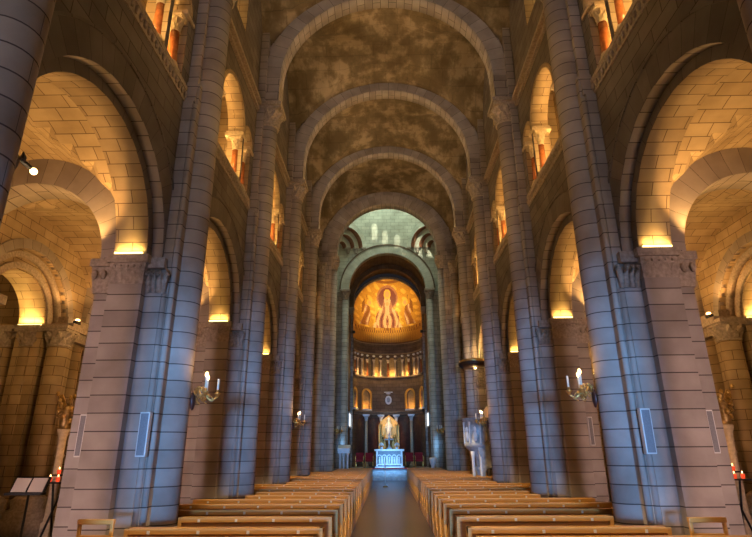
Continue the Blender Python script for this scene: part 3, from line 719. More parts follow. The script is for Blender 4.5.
# ------------------------------------------------------------------ nave piers
PLACE = ['nearest pier, cut by the %s edge of the photo', 'second pier on the %s, big blue-lit one with a column speaker', 'third pier on the %s, behind the big blue-lit one', 'fourth pier on the %s, half way down the nave', 'fifth pier on the %s, last before the crossing']
def shaft_arch_pier(sx, side, k):
    Y = YP[k]
    r = thing('pier', 'grey stone ' + PLACE[k] % side, 'pier', (sx * 4.2, Y, 0), 'nave piers')
    g = G(); g.box(sx * 4.05, sx * 4.6, Y - 0.69, Y + 0.69, 0.3, 4.45); g.build('core', SHAFT, r)
    g = G(); g.box(sx * 3.78, sx * 4.05, Y - 0.54, Y + 0.54, 0.3, 4.6); g.box(sx * 3.86, sx * 4.05, Y - 0.51, Y + 0.51, 4.6, SPR); g.build('outer_order', SHAFT, r)
    g = G()
    g.box(sx * 3.99, sx * 4.66, Y - 0.75, Y + 0.75, 4.78, SPR); g.box(sx * 4.03, sx * 4.62, Y - 0.71, Y + 0.71, 4.66, 4.78)
    g.box(sx * 4.04, sx * 4.61, Y - 0.70, Y + 0.70, 4.42, 4.66)
    for sy in (-1, 1):
        for j in range(5):                          # carved leaves along the impost faces
            x = sx * (4.11 + 0.108 * j)
            g.face([(x - 0.045, Y + sy * 0.70, 4.45), (x + 0.045, Y + sy * 0.70, 4.45), (x + 0.03, Y + sy * 0.725, 4.6), (x, Y + sy * 0.74, 4.66), (x - 0.03, Y + sy * 0.725, 4.6)])
            g.blob((x, Y + sy * 0.715, 4.72), 0.028, 6)
    g.build('impost', CARVED, r)
    for sy in (-1, 1):                              # foliate capital of the outer order
        c = G(); yy = Y + sy * 0.58
        c.box(sx * 3.76, sx * 4.06, min(Y + sy * 0.5, Y + sy * 0.62), max(Y + sy * 0.5, Y + sy * 0.62), 4.72, 4.90)
        for j in range(3):
            x = sx * (3.82 + 0.09 * j)
            c.tube([(x, Y + sy * 0.54, 4.3), (x, Y + sy * 0.58, 4.5), (x, Y + sy * 0.66, 4.64), (x, Y + sy * 0.68, 4.56)], [0.05, 0.05, 0.04, 0.02], 6)
        c.tube([(sx * 3.78, Y + sy * 0.5, 4.3), (sx * 3.74, Y + sy * 0.56, 4.52), (sx * 3.68, Y + sy * 0.62, 4.66), (sx * 3.66, Y + sy * 0.6, 4.58)], [0.05, 0.05, 0.04, 0.02], 6)
        c.build('capital', CARVED, r)
        n_ = G(); n_.lathe([(0.055, 0.3), (0.055, 4.3)], sx * 3.765, Y + sy * 0.47, 12); n_.build('nook_shaft', SHAFT, r)
    g = G(); g.box(sx * 3.62, sx * 3.9, Y - 0.40, Y + 0.40, 0.3, SILL + 0.1)
    g.box(sx * 3.68, sx * 3.9, Y - 0.36, Y + 0.36, SILL + 0.1, 17.4)
    g.prism([(Y - 0.47, SILL - 0.35), (Y + 0.47, SILL - 0.35), (Y + 0.40, SILL + 0.15), (Y - 0.40, SILL + 0.15)], lambda u, d, z: (sx * d, u, z), 3.66, 3.9)
    for sy in (-1, 1): g.box(sx * 3.70, sx * 3.90, Y + sy * 0.40, Y + sy * 0.47, 0.3, SILL - 0.35)
    g.build('pilaster', SHAFT, r)
    for sy in (-1, 1):
        g = G(); g.lathe([(0.05, 0.3), (0.05, SILL - 0.4)], sx * 3.66, Y + sy * 0.42, 10); g.build('roll_moulding', SHAFT, r)
    g = G(); g.lathe([(0.275, 0.75), (0.27, 11.05)], sx * 3.60, Y, 28); g.build('shaft', SHAFT, r)
    g = G(); g.lathe([(0.40, 0.3), (0.40, 0.48), (0.36, 0.5), (0.37, 0.58), (0.31, 0.62), (0.33, 0.68), (0.275, 0.76)], sx * 3.60, Y, 24); g.build('base', CARVED, r)
    g = G(); g.capital(sx * 3.58, Y, 11.0, STR + 0.02, 0.27, 0.40, n=18, leaves=10); g.build('capital', CARVED, r)
    g = G(); g.box(sx * 4.58, sx * 5.0, Y - 0.36, Y + 0.36, 0.3, 4.4); g.build('aisle_pilaster', SHAFT, r)
    g = G(); g.box(sx * 4.55, sx * 5.12, Y - 0.44, Y + 0.44, 4.82, 4.96)
    g.prism([(4.98, 4.35), (5.02, 4.35), (5.10, 4.82), (4.6, 4.82), (4.6, 4.35)], lambda u, d, z: (sx * u, d, z), Y - 0.40, Y + 0.40)
    for j in range(4): g.blob((sx * 5.07, Y - 0.3 + 0.2 * j, 4.68), (0.06, 0.08, 0.09), 6)
    for j in range(3): g.blob((sx * (4.72 + 0.15 * j), Y - 0.42, 4.68), (0.06, 0.05, 0.09), 6)
    g.build('aisle_capital', CARVED, r)
    g = G(); g.box(sx * 3.40, sx * 5.06, Y - 0.46, Y + 0.46, 0, 0.3); g.box(sx * 3.8, sx * 4.75, Y - 0.8, Y + 0.8, 0, 0.3)
    g.prism([(Y - 0.8, 0.3), (Y + 0.8, 0.3), (Y + 0.70, 0.42), (Y - 0.70, 0.42)], lambda u, d, z: (sx * d, u, z), 4.0, 4.68); g.build('plinth', STONE, r)
for sx, side in SIDES:
    for k in range(5): shaft_arch_pier(sx, side, k)

# crossing piers (west pair) and chancel piers (east pair)
for sx, side in SIDES:
    r = thing('crossing_pier', 'massive dark clustered pier on the %s carrying the crossing arch' % side, 'pier', (sx * 3.8, YX, 0), 'crossing piers')
    g = G(); g.box(sx * 3.15, sx * 4.9, YX - 0.30, YX + 0.75, 0, 12.2); g.build('core', STONE, r)
    g = G(); g.box(sx * 3.45, sx * 4.0, YX - 0.5, YX - 0.3, 0, 11.75); g.build('pilaster', STONE, r)
    for cx, cy, rr, zt in ((3.12, YX + 0.1, 0.27, 11.5), (3.72, YX - 0.5, 0.22, 11.0)):
        g = G(); g.lathe([(rr * 1.4, 0), (rr * 1.4, 0.5), (rr, 0.6), (rr, zt)], sx * cx, cy, 20); s_ = g.build('shaft', SHAFT, r)
        g = G(); g.capital(sx * cx, cy, zt, zt + 0.72, rr, rr * 1.4, n=16, leaves=8); g.build('capital', CARVED, s_)
    r = thing('chancel_pier', 'slender pale pier on the %s side of the apse arch' % side, 'pier', (sx * 3.0, YE, 0), 'chancel piers')
    g = G(); g.box(sx * 2.66, sx * 3.5, YE - 0.3, YE + 0.4, 0, 12.0); g.build('core', STONE, r)
    g = G(); g.lathe([(0.3, 0), (0.3, 0.5), (0.2, 0.6), (0.2, 11.4)], sx * 2.86, YE - 0.3, 18); s_ = g.build('shaft', SHAFT, r)
    g = G(); g.capital(sx * 2.86, YE - 0.3, 11.4, 12.1, 0.2, 0.33, leaves=8); g.build('capital', CARVED, s_)

# ------------------------------------------------------------------ arches
BAYN = ['nearest', 'second', 'third', 'fourth', 'fifth']
for sx, side in SIDES:
    P = lambda u, d, z, sx=sx: (sx * d, u, z)
    for i, b in enumerate(BC):
        hb = (YB[i + 1] - YB[i]) / 2
        r = thing('arcade_arch', '%s round arch of the %s arcade, counted from the camera' % (BAYN[i], side), 'arch', (sx * 4.2, b, SPR), 'nave arcade arches')
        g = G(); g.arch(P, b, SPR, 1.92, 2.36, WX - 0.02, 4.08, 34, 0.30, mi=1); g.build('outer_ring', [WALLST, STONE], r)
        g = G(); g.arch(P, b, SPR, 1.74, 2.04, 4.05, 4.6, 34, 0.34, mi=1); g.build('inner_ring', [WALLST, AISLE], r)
        g = G(); g.arch(P, b, SPR, 2.36, 2.40, WX - 0.045, WX + 0.02, 34, 0.5, back=False); g.build('hood_mould', WALLST, r)
        # lit strip on the ledge at the foot of the soffit
        yl = b + 1.74 - 0.04
        o = solo((lambda q: (q.box(sx * 4.10, sx * 4.56, yl - 0.02, yl + 0.02, SPR + 0.005, SPR + 0.035), q)[1])(G()), 'light_strip', LEDM,
                 'glowing strip lamp on the ledge at the foot of the %s %s arcade arch' % (BAYN[i], side), 'lamp', (sx * 4.33, yl, SPR), 'arcade strip lamps')
        light('AREA', (sx * 4.33, yl - 0.02, SPR + 0.05), 6, (1.0, 0.60, 0.16), 0.5, (sx * 4.33, yl - 0.25, SPR + 1.3), 0.05)
for k in range(1, 4 + 1):
    Y = YP[k]
    r = thing('transverse_arch', '%s great round arch across the nave vault, counted from the camera' % ORD[k - 1], 'arch', (0, Y, STR), 'nave transverse arches')
    g = G(); g.arch(PX, 0, 12.66, 3.28, 3.76, Y - 0.28, Y + 0.28, 48, 0.40, zb=STR); g.build('arch_ring', STONE, r)
    g = G(); g.arch(PX, 0, 12.66, 3.76, 3.90, Y - 0.16, Y + 0.16, 48, 0.6, zb=STR); g.build('back_ring', STONE, r)
r = thing('crossing_arch', 'narrower dark arch opening from the nave into the pale crossing', 'arch', (0, YX, 12.2), None)
g = G(); g.arch(PX, 0, 12.62, 2.85, 3.4, YX - 0.30, YX + 0.45, 44, 0.36, zb=12.2); g.build('arch_ring', STONE, r)
g = G(); g.arch(PX, 0, 12.62, 3.4, 3.75, YX - 0.16, YX, 44, 0.5, back=False); g.build('outer_ring', STONE, r)
r = thing('apse_arch', 'pale greenish lit arch opening from the crossing into the apse', 'arch', (0, YE, 12.1), None)
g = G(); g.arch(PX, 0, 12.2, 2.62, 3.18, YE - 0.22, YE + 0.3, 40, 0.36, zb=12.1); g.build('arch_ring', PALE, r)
g = G(); g.arch(PX, 0, 12.2, 3.18, 3.27, YE - 0.27, YE, 40, 0.6, back=False); g.build('hood_mould', DARKST, r)
for sx, side in SIDES:
    for k in range(1, 5):
        Y = YP[k]
        r = thing('aisle_arch', 'dark stone arch spanning the %s aisle at the %s pier' % (side, BAYN[k]), 'arch', (sx * 6.55, Y, 4.9), 'aisle transverse arches')
        P2 = lambda u, d, z, sx=sx: (sx * u, d, z)
        g = G(); g.arch(P2, 6.5, 5.02, 1.47, 1.98, Y - 0.32, Y + 0.32, 32, 0.30, zb=4.9); g.build('arch_ring', STONE, r)
    for k in range(1, 5):
        Y = YP[k]
        r = thing('wall_respond', 'stepped brown half pier on the %s aisle wall facing the %s nave pier' % (side, BAYN[k]), 'pier', (sx * 8.0, Y, 0), 'aisle wall half piers')
        g = G(); g.box(sx * 7.95, sx * 8.12, Y - 0.78, Y + 0.78, 0.7, 4.4); g.box(sx * 7.98, sx * 8.34, Y - 1.15, Y + 1.15, 0.7, 4.4); g.build('pilaster', AISLE, r)
        for dx, rr in ((7.98, 0.24), (8.66, 0.24), (9.3, 0.24)):
            g = G(); g.lathe([(rr, 0.92), (rr * 0.97, 4.3)], sx * dx, Y - 1.22, 14); h = g.build('chapel_shaft', AISLE, r)
            g = G(); g.lathe([(rr + 0.27, 0.0), (rr + 0.27, 0.44), (rr + 0.19, 0.48), (rr + 0.22, 0.62), (rr + 0.09, 0.68), (rr + 0.13, 0.84), (rr, 0.94)], sx * dx, Y - 1.22, 18); g.build('base', CARVED, h)
            g = G(); g.capital(sx * dx, Y - 1.22, 4.2, 4.7, rr, rr * 1.25, leaves=8); g.build('capital', CARVED, h)
        for dy, rr in ((0, 0.28), (-0.62, 0.16), (0.62, 0.16), (-1.0, 0.14), (1.0, 0.14)):
            g = G(); g.lathe([(rr, 0.7), (rr * 0.97, 4.3)], sx * 7.93, Y + dy, 14); g.build('half_shaft', AISLE, r)
        g = G(); g.box(sx * 7.7, sx * 8.34, Y - 1.25, Y + 1.25, 4.62, 4.8); g.box(sx * 7.78, sx * 8.34, Y - 1.2, Y + 1.2, 4.4, 4.62); g.box(sx * 7.95, sx * 8.34, Y - 1.1, Y + 1.1, 4.8, 5.0); g.build('capital', CARVED, r)
        g = G()
        for dy, rr in ((0, 0.28), (-0.62, 0.16), (0.62, 0.16), (-1.0, 0.14), (1.0, 0.14)):
            g.lathe([(rr + 0.18, 0.0), (rr + 0.18, 0.35), (rr + 0.12, 0.38), (rr + 0.14, 0.5), (rr + 0.04, 0.55), (rr + 0.06, 0.66), (rr, 0.72)], sx * 7.93, Y + dy, 14)
        g.box(sx * 7.9, sx * 8.3, Y - 1.2, Y + 1.2, 0, 0.7); g.build('base', AISLE, r)
    for i, b in enumerate(BC):
        r = thing('chapel_arch', 'moulded arch of the %s side chapel on the %s aisle wall' % (BAYN[i], side), 'arch', (sx * 8.2, b, 4.7), 'side chapel arches')
        P = lambda u, d, z, sx=sx: (sx * d, u, z)
        g = G(); g.arch(P, b, 4.7, 1.06, 1.2, 8.26, 8.34, 24, 0.3); g.build('roll', CARVED, r)
        g = G(); g.arch(P, b, 4.7, 1.32, 1.44, 8.2, 8.34, 24, 0.3); g.build('roll', CARVED, r)
        g = G(); g.arch(P, b, 4.7, 1.5, 1.72, 8.06, 8.2, 24, 0.3); g.build('hood_mould', STONE, r)
        for sg in (-1, 1):
            g = G(); g.box(sx * 8.24, sx * 8.97, b + sg * 1.02 - 0.07, b + sg * 1.02 + 0.07, 4.55, 4.7); g.build('impost', CARVED, r)
        o = solo((lambda q: (q.box(sx * 8.36, sx * 8.92, b + 0.955, b + 0.99, 4.705, 4.73), q)[1])(G()), 'light_strip', LEDM,
                 'glowing strip lamp on the ledge of the %s %s side chapel arch' % (BAYN[i], side), 'lamp', (sx * 8.6, b + 0.97, 4.7), 'chapel strip lamps')
        light('AREA', (sx * 8.62, b + 0.94, 4.75), 18, (1.0, 0.58, 0.15), 0.5, (sx * 8.62, b + 0.7, 6.0), 0.05)
        light('POINT', (sx * 9.6, b, 4.2), 10, (1, 0.58, 0.2), 0.15)
# ------------------------------------------------------------------ gallery colonnettes
def colonnette(x, y, label):
    r = thing('gallery_colonnette', label, 'column', (x, y, SILL), 'gallery colonnettes')
    z = SILL
    g = G(); g.lathe([(0.098, z + 0.28), (0.09, z + 0.7), (0.084, z + 1.0)], x, y, 14); g.build('shaft', REDM, r)
    g = G(); g.box(x - 0.14, x + 0.14, y - 0.14, y + 0.14, z, z + 0.17); g.lathe([(0.138, z + 0.17), (0.138, z + 0.2), (0.115, z + 0.22), (0.125, z + 0.26), (0.1, z + 0.29)], x, y, 14); g.build('base', CREAM, r)
    g = G(); g.capital(x, y, z + 0.97, z + 1.34, 0.085, 0.15, leaves=8, aba=0.22); g.build('capital', CREAM, r)
    return r
protoc = None
DEP = {4.06: 'front', 5.12: 'back'}
POS = ['nearest', 'second', 'third', 'farthest']
for sx, side in SIDES:
    for i, b in enumerate(BC):
        for j, dy in enumerate((-1.62, -0.98, 0.98, 1.62)):
            for dx in (4.06, 5.12):
                lab = '%s red marble %s column in the %s gallery opening, %s side' % (POS[j], DEP[dx], BAYN[i], side)
                loc = (sx * dx, b + dy, SILL)
                if protoc is None: protoc = colonnette(*loc[:2], lab)
                else: clone(protoc, loc, lab)
        P = lambda u, d, z, sx=sx: (sx * d, u, z)
        r = thing('gallery_impost', 'carved cream lintel blocks over the columns of the %s gallery opening on the %s' % (BAYN[i], side), 'impost', (sx * 4.2, b, SILL + 1.34), 'gallery imposts')
        for dy in (-1.0, 1.0, -1.75, 1.75):
            g = G()
            g.box(sx * 3.84, sx * 4.34, b + dy - 0.19, b + dy + 0.19, SILL + 1.36, SILL + 1.44); g.box(sx * 3.87, sx * 4.32, b + dy - 0.16, b + dy + 0.16, SILL + 1.44, SILL + 1.5)
            g.build('block', CREAM, r)
        r = thing('gallery_arch', 'raised arch mouldings of the %s gallery opening on the %s' % (BAYN[i], side), 'arch', (sx * 3.9, b, SILL + 1.5), 'gallery arches')
        for uc, rr, zs, zl in TRI(b):
            g = G(); g.arch(P, uc, zs, rr, rr + 0.10, WX - 0.02, WX + 0.3, 24, 0.2); g.build('arch_ring', AISLE, r)
        for dy in (-1.15, 0, 1.15):
            light('POINT', (sx * 4.62, b + dy, SILL + 0.24), 62, (1.0, 0.60, 0.20), 0.06)
            light('POINT', (sx * 5.75, b + dy, SILL + 0.24), 62, (1.0, 0.60, 0.20), 0.06)
            light('POINT', (sx * 4.28, b + dy * 1.08, SILL + 0.22), 7, (1.0, 0.6, 0.18), 0.03)
        for dy, sg in ((-1.3, -1), (1.3, 1)):
            r = thing('gallery_floodlight', 'small white floodlight on the sill by the %s columns of the %s %s gallery opening' % ('near' if sg < 0 else 'far', BAYN[i], side), 'spotlight', (sx * 3.98, b + dy, SILL + 0.015), 'gallery floodlights')
            g = G(); g.box(sx * 3.94, sx * 4.02, b + dy - 0.07, b + dy + 0.07, SILL + 0.02, SILL + 0.09); g.build('housing', WHITEP, r, 0.01)
            g = G(); g.box(sx * 3.95, sx * 4.01, b + dy - 0.06, b + dy + 0.06, SILL + 0.09, SILL + 0.1); g.build('lens', FLAME, r)

for sx, side in SIDES:
    light('SPOT', (sx * 3.30, YP[0] - 0.2, STR - 0.45), 12500, (1, 0.70, 0.38), 0.08, (-sx * 1.95, YP[0] + 3.2, 0.5), angle=0.38, blend=0.5)  # added downward spot that brightens the front pews, no fixture
# uplights on the nave capitals and in the aisles
for sx, side in SIDES:
    for k in range(1, 5):
        Y = YP[k]
        r = thing('capital_uplight', 'small uplight on top of the tall capital of the %s pier on the %s' % (BAYN[k], side), 'spotlight', (sx * 3.38, Y - 0.1, STR + 0.02), 'capital uplights')
        g = G(); g.box(sx * 3.24, sx * 3.36, Y + 0.05, Y + 0.25, STR + 0.02, STR + 0.12); g.build('housing', BLACK, r, 0.01)
        g = G(); g.box(sx * 3.25, sx * 3.35, Y + 0.06, Y + 0.24, STR + 0.12, STR + 0.13); g.build('lens', FLAME, r)
        light('SPOT', (sx * 3.10, Y + 0.5, STR + 0.3), 62, (1, 0.74, 0.46), 0.06, (sx * 1.2, Y + 2.2, 16.2), angle=2.4, blend=0.9)
        light('SPOT', (sx * 3.08, Y - 0.5, STR + 0.3), 22, (1, 0.74, 0.46), 0.06, (sx * 1.2, Y - 2.2, 16.2), angle=2.2, blend=0.9)
        light('SPOT', (sx * 3.30, Y - 0.2, STR - 0.45), 12500 if k < 4 else 6500, (1, 0.70, 0.38), 0.08, (-sx * 1.95, Y + (3.2 if k < 4 else 1.6), 0.5), angle=0.38, blend=0.5)  # added downward spot to brighten the pews, not one of the uplights
        light('POINT', (sx * 3.12, Y + 0.15, STR + 0.28), 1.5, (1, 0.7, 0.3), 0.03)
    for i, b in enumerate(BC):
        if i < 5:
            # spot on the aisle capital washing the vault
            Y = YP[i]
            r = thing('aisle_uplight', 'bright small spotlight on the aisle capital of the %s pier on the %s' % (BAYN[i], side), 'spotlight', (sx * 4.95, Y + 0.5, 5.0), 'aisle uplights')
            g = G(); g.blob((sx * 5.02, Y + 0.60, 5.03), 0.055, 8); g.build('bulb', FLAME, r)
            g = G(); g.lathe([(0.05, 4.97), (0.05, 5.03), (0.025, 5.08)], sx * 5.0, Y + 0.46, 10); g.tube([(sx * 5.0, Y + 0.46, 5.05), (sx * 5.02, Y + 0.56, 5.04)], 0.02); g.build('holder', BLACK, r)
            light('SPOT', (sx * 5.06, YB[i + 1] - 0.52, 5.12), 170, (1, 0.52, 0.15), 0.06, (sx * 6.4, YB[i + 1] - 2.2, 7.2), angle=2.75, blend=0.3)
            light('SPOT', (sx * 5.06, YB[i] + 0.52, 5.12), 22, (1, 0.52, 0.15), 0.06, (sx * 6.6, YB[i] + 1.9, 7.2), angle=2.75, blend=0.3)
            light('POINT', (sx * 5.06, Y + 0.75, 5.15), 4, (1, 0.7, 0.4), 0.04)
            r = thing('wall_uplight', 'small bright spotlight above the half pier on the %s aisle wall, %s from the camera' % (side, BAYN[i]), 'spotlight', (sx * 7.75, YB[i + 1] - 1.0, 4.8), 'aisle wall uplights')
            g = G(); g.box(sx * 7.72, sx * 7.84, YB[i + 1] - 1.08, YB[i + 1] - 0.92, 4.82, 4.90); g.build('housing', BLACK, r, 0.01)
            g = G(); g.blob((sx * 7.77, YB[i + 1] - 1.0, 4.93), (0.05, 0.06, 0.03), 8); g.build('bulb', FLAME, r)
            light('SPOT', (sx * 7.66, YB[i + 1] - 1.3, 5.05), 40, (1, 0.48, 0.13), 0.06, (sx * 7.2, YB[i + 1] - 1.5, 7.5), angle=2.7, blend=0.3)

r = thing('bracket_lamp', 'bright bare bulb on a dark bracket beside the left edge pier capital', 'lamp', (-3.9, 4.72, 4.72))
g = G(); g.tube([(-3.92, 4.55, 4.74), (-3.92, 4.72, 4.76), (-3.90, 4.92, 4.74)], 0.025); g.lathe([(0.05, 4.70), (0.06, 4.78), (0.03, 4.8)], -3.92, 4.62, 10); g.build('bracket', BLACK, r)
g = G(); g.blob((-3.90, 4.98, 4.73), 0.038, 10); g.build('bulb', FLAME, r)
light('POINT', (-3.92, 5.06, 4.70), 5, (1, 0.68, 0.36), 0.05)
# ------------------------------------------------------------------ sconces on the nave shafts
def sconce(sx, X, Y, label, lit=True):
    z = 2.84
    r = thing('wall_sconce', label, 'sconce', (sx * X, Y, z - 0.25), 'gilt wall sconces')
    g = G(); g.blob((sx * (X - 0.02), Y, z - 0.22), (0.035, 0.08, 0.16), 8); g.build('wall_plate', DREDM, r)
    xi = X - 0.05
    for a, (dx, dy) in enumerate(((0.34, 0.10), (0.22, -0.17), (0.10, 0.25))):
        g = G(); pts = []
        for k in range(13):
            t = k / 12
            pts.append((sx * (xi - dx * t), Y + dy * t, z - 0.12 + 0.10 * math.sin(t * 2 * PI) * (1 - 0.4 * t) - 0.02 * t))
        g.tube(pts, [0.02 - 0.006 * k / 12 for k in range(13)], 6)
        for q in (0.3, 0.6):
            c = (sx * (xi - dx * q), Y + dy * q, z - 0.12 + 0.10 * math.sin(q * 2 * PI) * (1 - 0.4 * q))
            g.tube([(c[0] + 0.07 * math.cos(u), c[1] + 0.02 * math.sin(u), c[2] - 0.03 + 0.065 * math.sin(u)) for u in [0.5 * v for v in range(10)]], 0.011, 5)
            g.blob((c[0], c[1], c[2] + 0.03), (0.04, 0.03, 0.03), 6)
        arm = g.build('arm', GILT, r)
        cx, cy = sx * (xi - dx), Y + dy
        h = G(); h.lathe([(0.01, z - 0.16), (0.05, z - 0.10), (0.055, z - 0.085), (0.022, z - 0.07), (0.022, z - 0.03)], cx, cy, 10); h.build('drip_pan', GILT, arm)
        h = G(); h.lathe([(0.018, z - 0.03), (0.018, z + 0.15)], cx, cy, 8); h.build('candle', WAX, arm)
        if a != 0 and lit:
            h = G(); h.blob((cx, cy, z + 0.19), (0.028, 0.028, 0.045), 8); h.build('bulb', FLAME, arm)
            light('POINT', (cx - sx * 0.02, cy, z + 0.27), 2.5, (1, 0.55, 0.2), 0.04)
for sx, side in SIDES:
    sconce(sx, 3.33, YP[1] + 0.12, 'gilt two-branch sconce with a white candle on the %s second pier' % side)
    sconce(sx, 3.33, YP[3] + 0.12, 'gilt sconce on the %s fourth pier, farther down the nave' % side)
    sconce(sx, 2.86, YX + 0.1, 'small gilt sconce on the massive %s crossing pier' % side, False)

# ------------------------------------------------------------------ column loudspeakers
def speaker(x, y, z0, z1, label, wdt=0.15):
    r = thing('column_speaker', label, 'loudspeaker', (x, y, z0), 'column loudspeakers')
    g = G(); g.box(x - wdt / 2, x + wdt / 2, y - 0.05, y + 0.05, z0, z1); g.build('housing', WHITEP, r, 0.008)
    g = G(); g.box(x - wdt / 2 + 0.018, x + wdt / 2 - 0.018, y - 0.058, y - 0.045, z0 + 0.02, z1 - 0.02); g.build('grille', GREYF, r)
    for z in (z0 + 0.1, z1 - 0.1):
        g = G(); g.box(x - 0.03, x + 0.03, y + 0.05, y + 0.11, z - 0.02, z + 0.02); g.build('bracket', BLACK, r)
for sx, side in SIDES:
    speaker(sx * 3.74, YP[1] - 0.585, 1.76, 2.40, 'slim white column loudspeaker on the nave side of the %s blue-lit pier' % side)
    speaker(sx * 4.74, YP[1] - 0.47, 1.76, 2.38, 'slim column loudspeaker on the aisle side of the %s blue-lit pier' % side, 0.11)
speaker(4.74, YP[2] - 0.47, 1.9, 2.55, 'narrow dark column loudspeaker on the aisle side of the right third pier', 0.11)

# ------------------------------------------------------------------ pews
def make_pew(L, y, sx, label):
    x0 = sx * 0.95
    r = thing('pew', label, 'pew', (x0, y, 0), 'wooden nave pews')
    X = lambda u: x0 + sx * u
    P = lambda u, d, z: (X(d), y + u, z)
    g = G(); g.prism([(0.0, 0.30), (0.025, 0.30), (0.0, 0.84), (-0.025, 0.84)], P, 0.05, L - 0.05); g.build('backrest', OAKD, r)
    g = G(); g.box(X(0), X(L), y - 0.12, y + 0.05, 0.80, 0.872); g.build('top_rail', OAK, r, 0.006)
    g = G(); g.box(X(0.05), X(L - 0.05), y + 0.03, y + 0.42, 0.42, 0.455); g.build('seat', OAK, r, 0.006)
    g = G(); g.box(X(0.06), X(L - 0.06), y - 0.42, y - 0.22, 0.17, 0.21); g.box(X(0.06), X(L - 0.06), y - 0.03, y + 0.03, 0.08, 0.14); g.build('kneeler', OAKD, r, 0.005)
    prof = [(-0.42, 0.0), (-0.42, 0.2), (-0.2, 0.23), (-0.10, 0.5), (-0.13, 0.872), (0.06, 0.872), (0.09, 0.62), (0.42, 0.50), (0.44, 0.40), (0.38, 0.0)]
    for u in (0.0, L - 0.05):
        g = G(); g.prism(prof, P, u, u + 0.05); g.build('end_panel', OAK, r)
    n = int(round((L - 0.3) / 0.53))
    for k in range(n):
        u = 0.32 + (L - 0.64) * k / (n - 1)
        g = G(); g.box(X(u - 0.018), X(u + 0.018), y - 0.127, y - 0.118, 0.806, 0.846); g.build('number_plate', WHITEP, r)
    return r
ROWS = [5.85, 6.88, 7.72] + [8.92 + 1.0 * i for i in range(23)]
for sx, side in SIDES:
    protos = {}
    for i, y in enumerate(ROWS):
        L = 3.2
        for Yp in YP:
            if Yp - 1.1 < y < Yp + 1.1: L = 2.36
        if y < 7.6: L = 3.2
        elif y < 8: L = 2.62
        if y > 26.7: L = 1.8
        lab = 'wooden pew %s of the centre aisle, %s row counting from the camera' % (side, ORD[i])
        if L not in protos: protos[L] = make_pew(L, y, sx, lab)
        else: clone(protos[L], (sx * 0.95, y, 0), lab)

# kneeling chairs beside the front pews
def kneel_chair(x, y, label):
    r = thing('prayer_chair', label, 'chair', (x, y, 0), 'wooden prayer chairs')
    for dx in (-0.21, 0.21):
        g = G(); g.box(x + dx - 0.02, x + dx + 0.02, y - 0.02, y + 0.02, 0, 1.0); g.build('back_post', OAK, r, 0.005)
        g = G(); g.box(x + dx - 0.02, x + dx + 0.02, y + 0.36, y + 0.40, 0, 0.45); g.build('leg', OAK, r, 0.005)
    g = G(); g.box(x - 0.235, x + 0.235, y - 0.035, y + 0.03, 0.955, 1.015); g.build('top_rail', OAK, r, 0.008)
    g = G(); g.box(x - 0.2, x + 0.2, y - 0.012, y + 0.012, 0.76, 0.83); g.build('back_slat', OAK, r, 0.004)
    g = G(); g.box(x - 0.22, x + 0.22, y - 0.02, y + 0.42, 0.45, 0.485); g.build('seat', OAK, r, 0.006)
    g = G(); g.box(x - 0.2, x + 0.2, y + 0.0, y + 0.38, 0.2, 0.225); g.build('stretcher', OAKD, r)
kneel_chair(-3.84, 7.37, 'open-backed wooden chair at the outer end of the left front pews, before the pier')
kneel_chair(3.92, 7.37, 'open-backed wooden chair at the outer end of the right front pews, before the pier')

# ------------------------------------------------------------------ altar and chancel furniture
AYF = 36.35
r = thing('altar', 'white marble altar with a row of small round arches on its front', 'altar', (0, AYF, 0.65))
g = G(); g.box(-0.86, 0.86, AYF, AYF + 0.75, 0.75, 1.72); g.build('body', plain('slate_marble', (0.16, 0.19, 0.23), 0.4, noise=0.3), r, 0.01)
g = G(); g.box(-0.98, 0.98, AYF - 0.10, AYF + 0.85, 1.72, 1.84); g.build('table_slab', MARBLE, r, 0.015)
g = G(); g.box(-0.94, 0.94, AYF - 0.06, AYF + 0.8, 0.65, 0.77); g.build('plinth', MARBLE, r, 0.01)
for k in range(5):
    x = -0.64 + 0.32 * k; g = G()
    g.arch(PX, x, 1.36, 0.10, 0.15, AYF - 0.05, AYF + 0.02, 12, 0.2, zb=0.95); g.box(x - 0.15, x + 0.15, AYF - 0.06, AYF + 0.01, 0.86, 0.95)
    a = g.build('front_arch', MARBLE, r)
    g = G(); g.lathe([(0.06, 0.95), (0.055, 1.2), (0.03, 1.26), (0.05, 1.32), (0.0, 1.4)], x, AYF - 0.01, 8); g.build('relief_figure', MARBLE, a)
for s in (-1, 1):
    g = G(); g.box(s * 0.80 - 0.06, s * 0.80 + 0.06, AYF - 0.05, AYF + 0.02, 0.77, 1.72); g.build('corner_pilaster', MARBLE, r, 0.01)
for s, sd in ((-1, 'left'), (1, 'right')):
    r = thing('flower_arrangement', 'round white flower arrangement at the %s end of the altar top' % sd, 'flowers', (s * 0.52, AYF + 0.45, 1.84), 'altar flowers')
    g = G(); g.lathe([(0.07, 1.84), (0.10, 1.9), (0.08, 2.0)], s * 0.52, AYF + 0.45, 12); g.build('vase', MARBLE, r)
    g = G()
    for k in range(26):
        a = k * 2.4; e = math.asin(min(1, 0.05 + k / 27)); g.blob((s * 0.52 + 0.14 * math.cos(e) * math.cos(a), AYF + 0.45 + 0.14 * math.cos(e) * math.sin(a), 2.08 + 0.15 * math.sin(e)), 0.045, 5)
    g.build('blossoms', PETAL, r)
r = thing('altar_cross', 'pale ornate cross standing in the middle of the altar top', 'cross', (0, AYF + 0.5, 1.84))
g = G(); g.lathe([(0.22, 1.84), (0.2, 1.9), (0.07, 2.0), (0.05, 2.15)], 0, AYF + 0.5, 12); g.build('foot', GREYM, r)
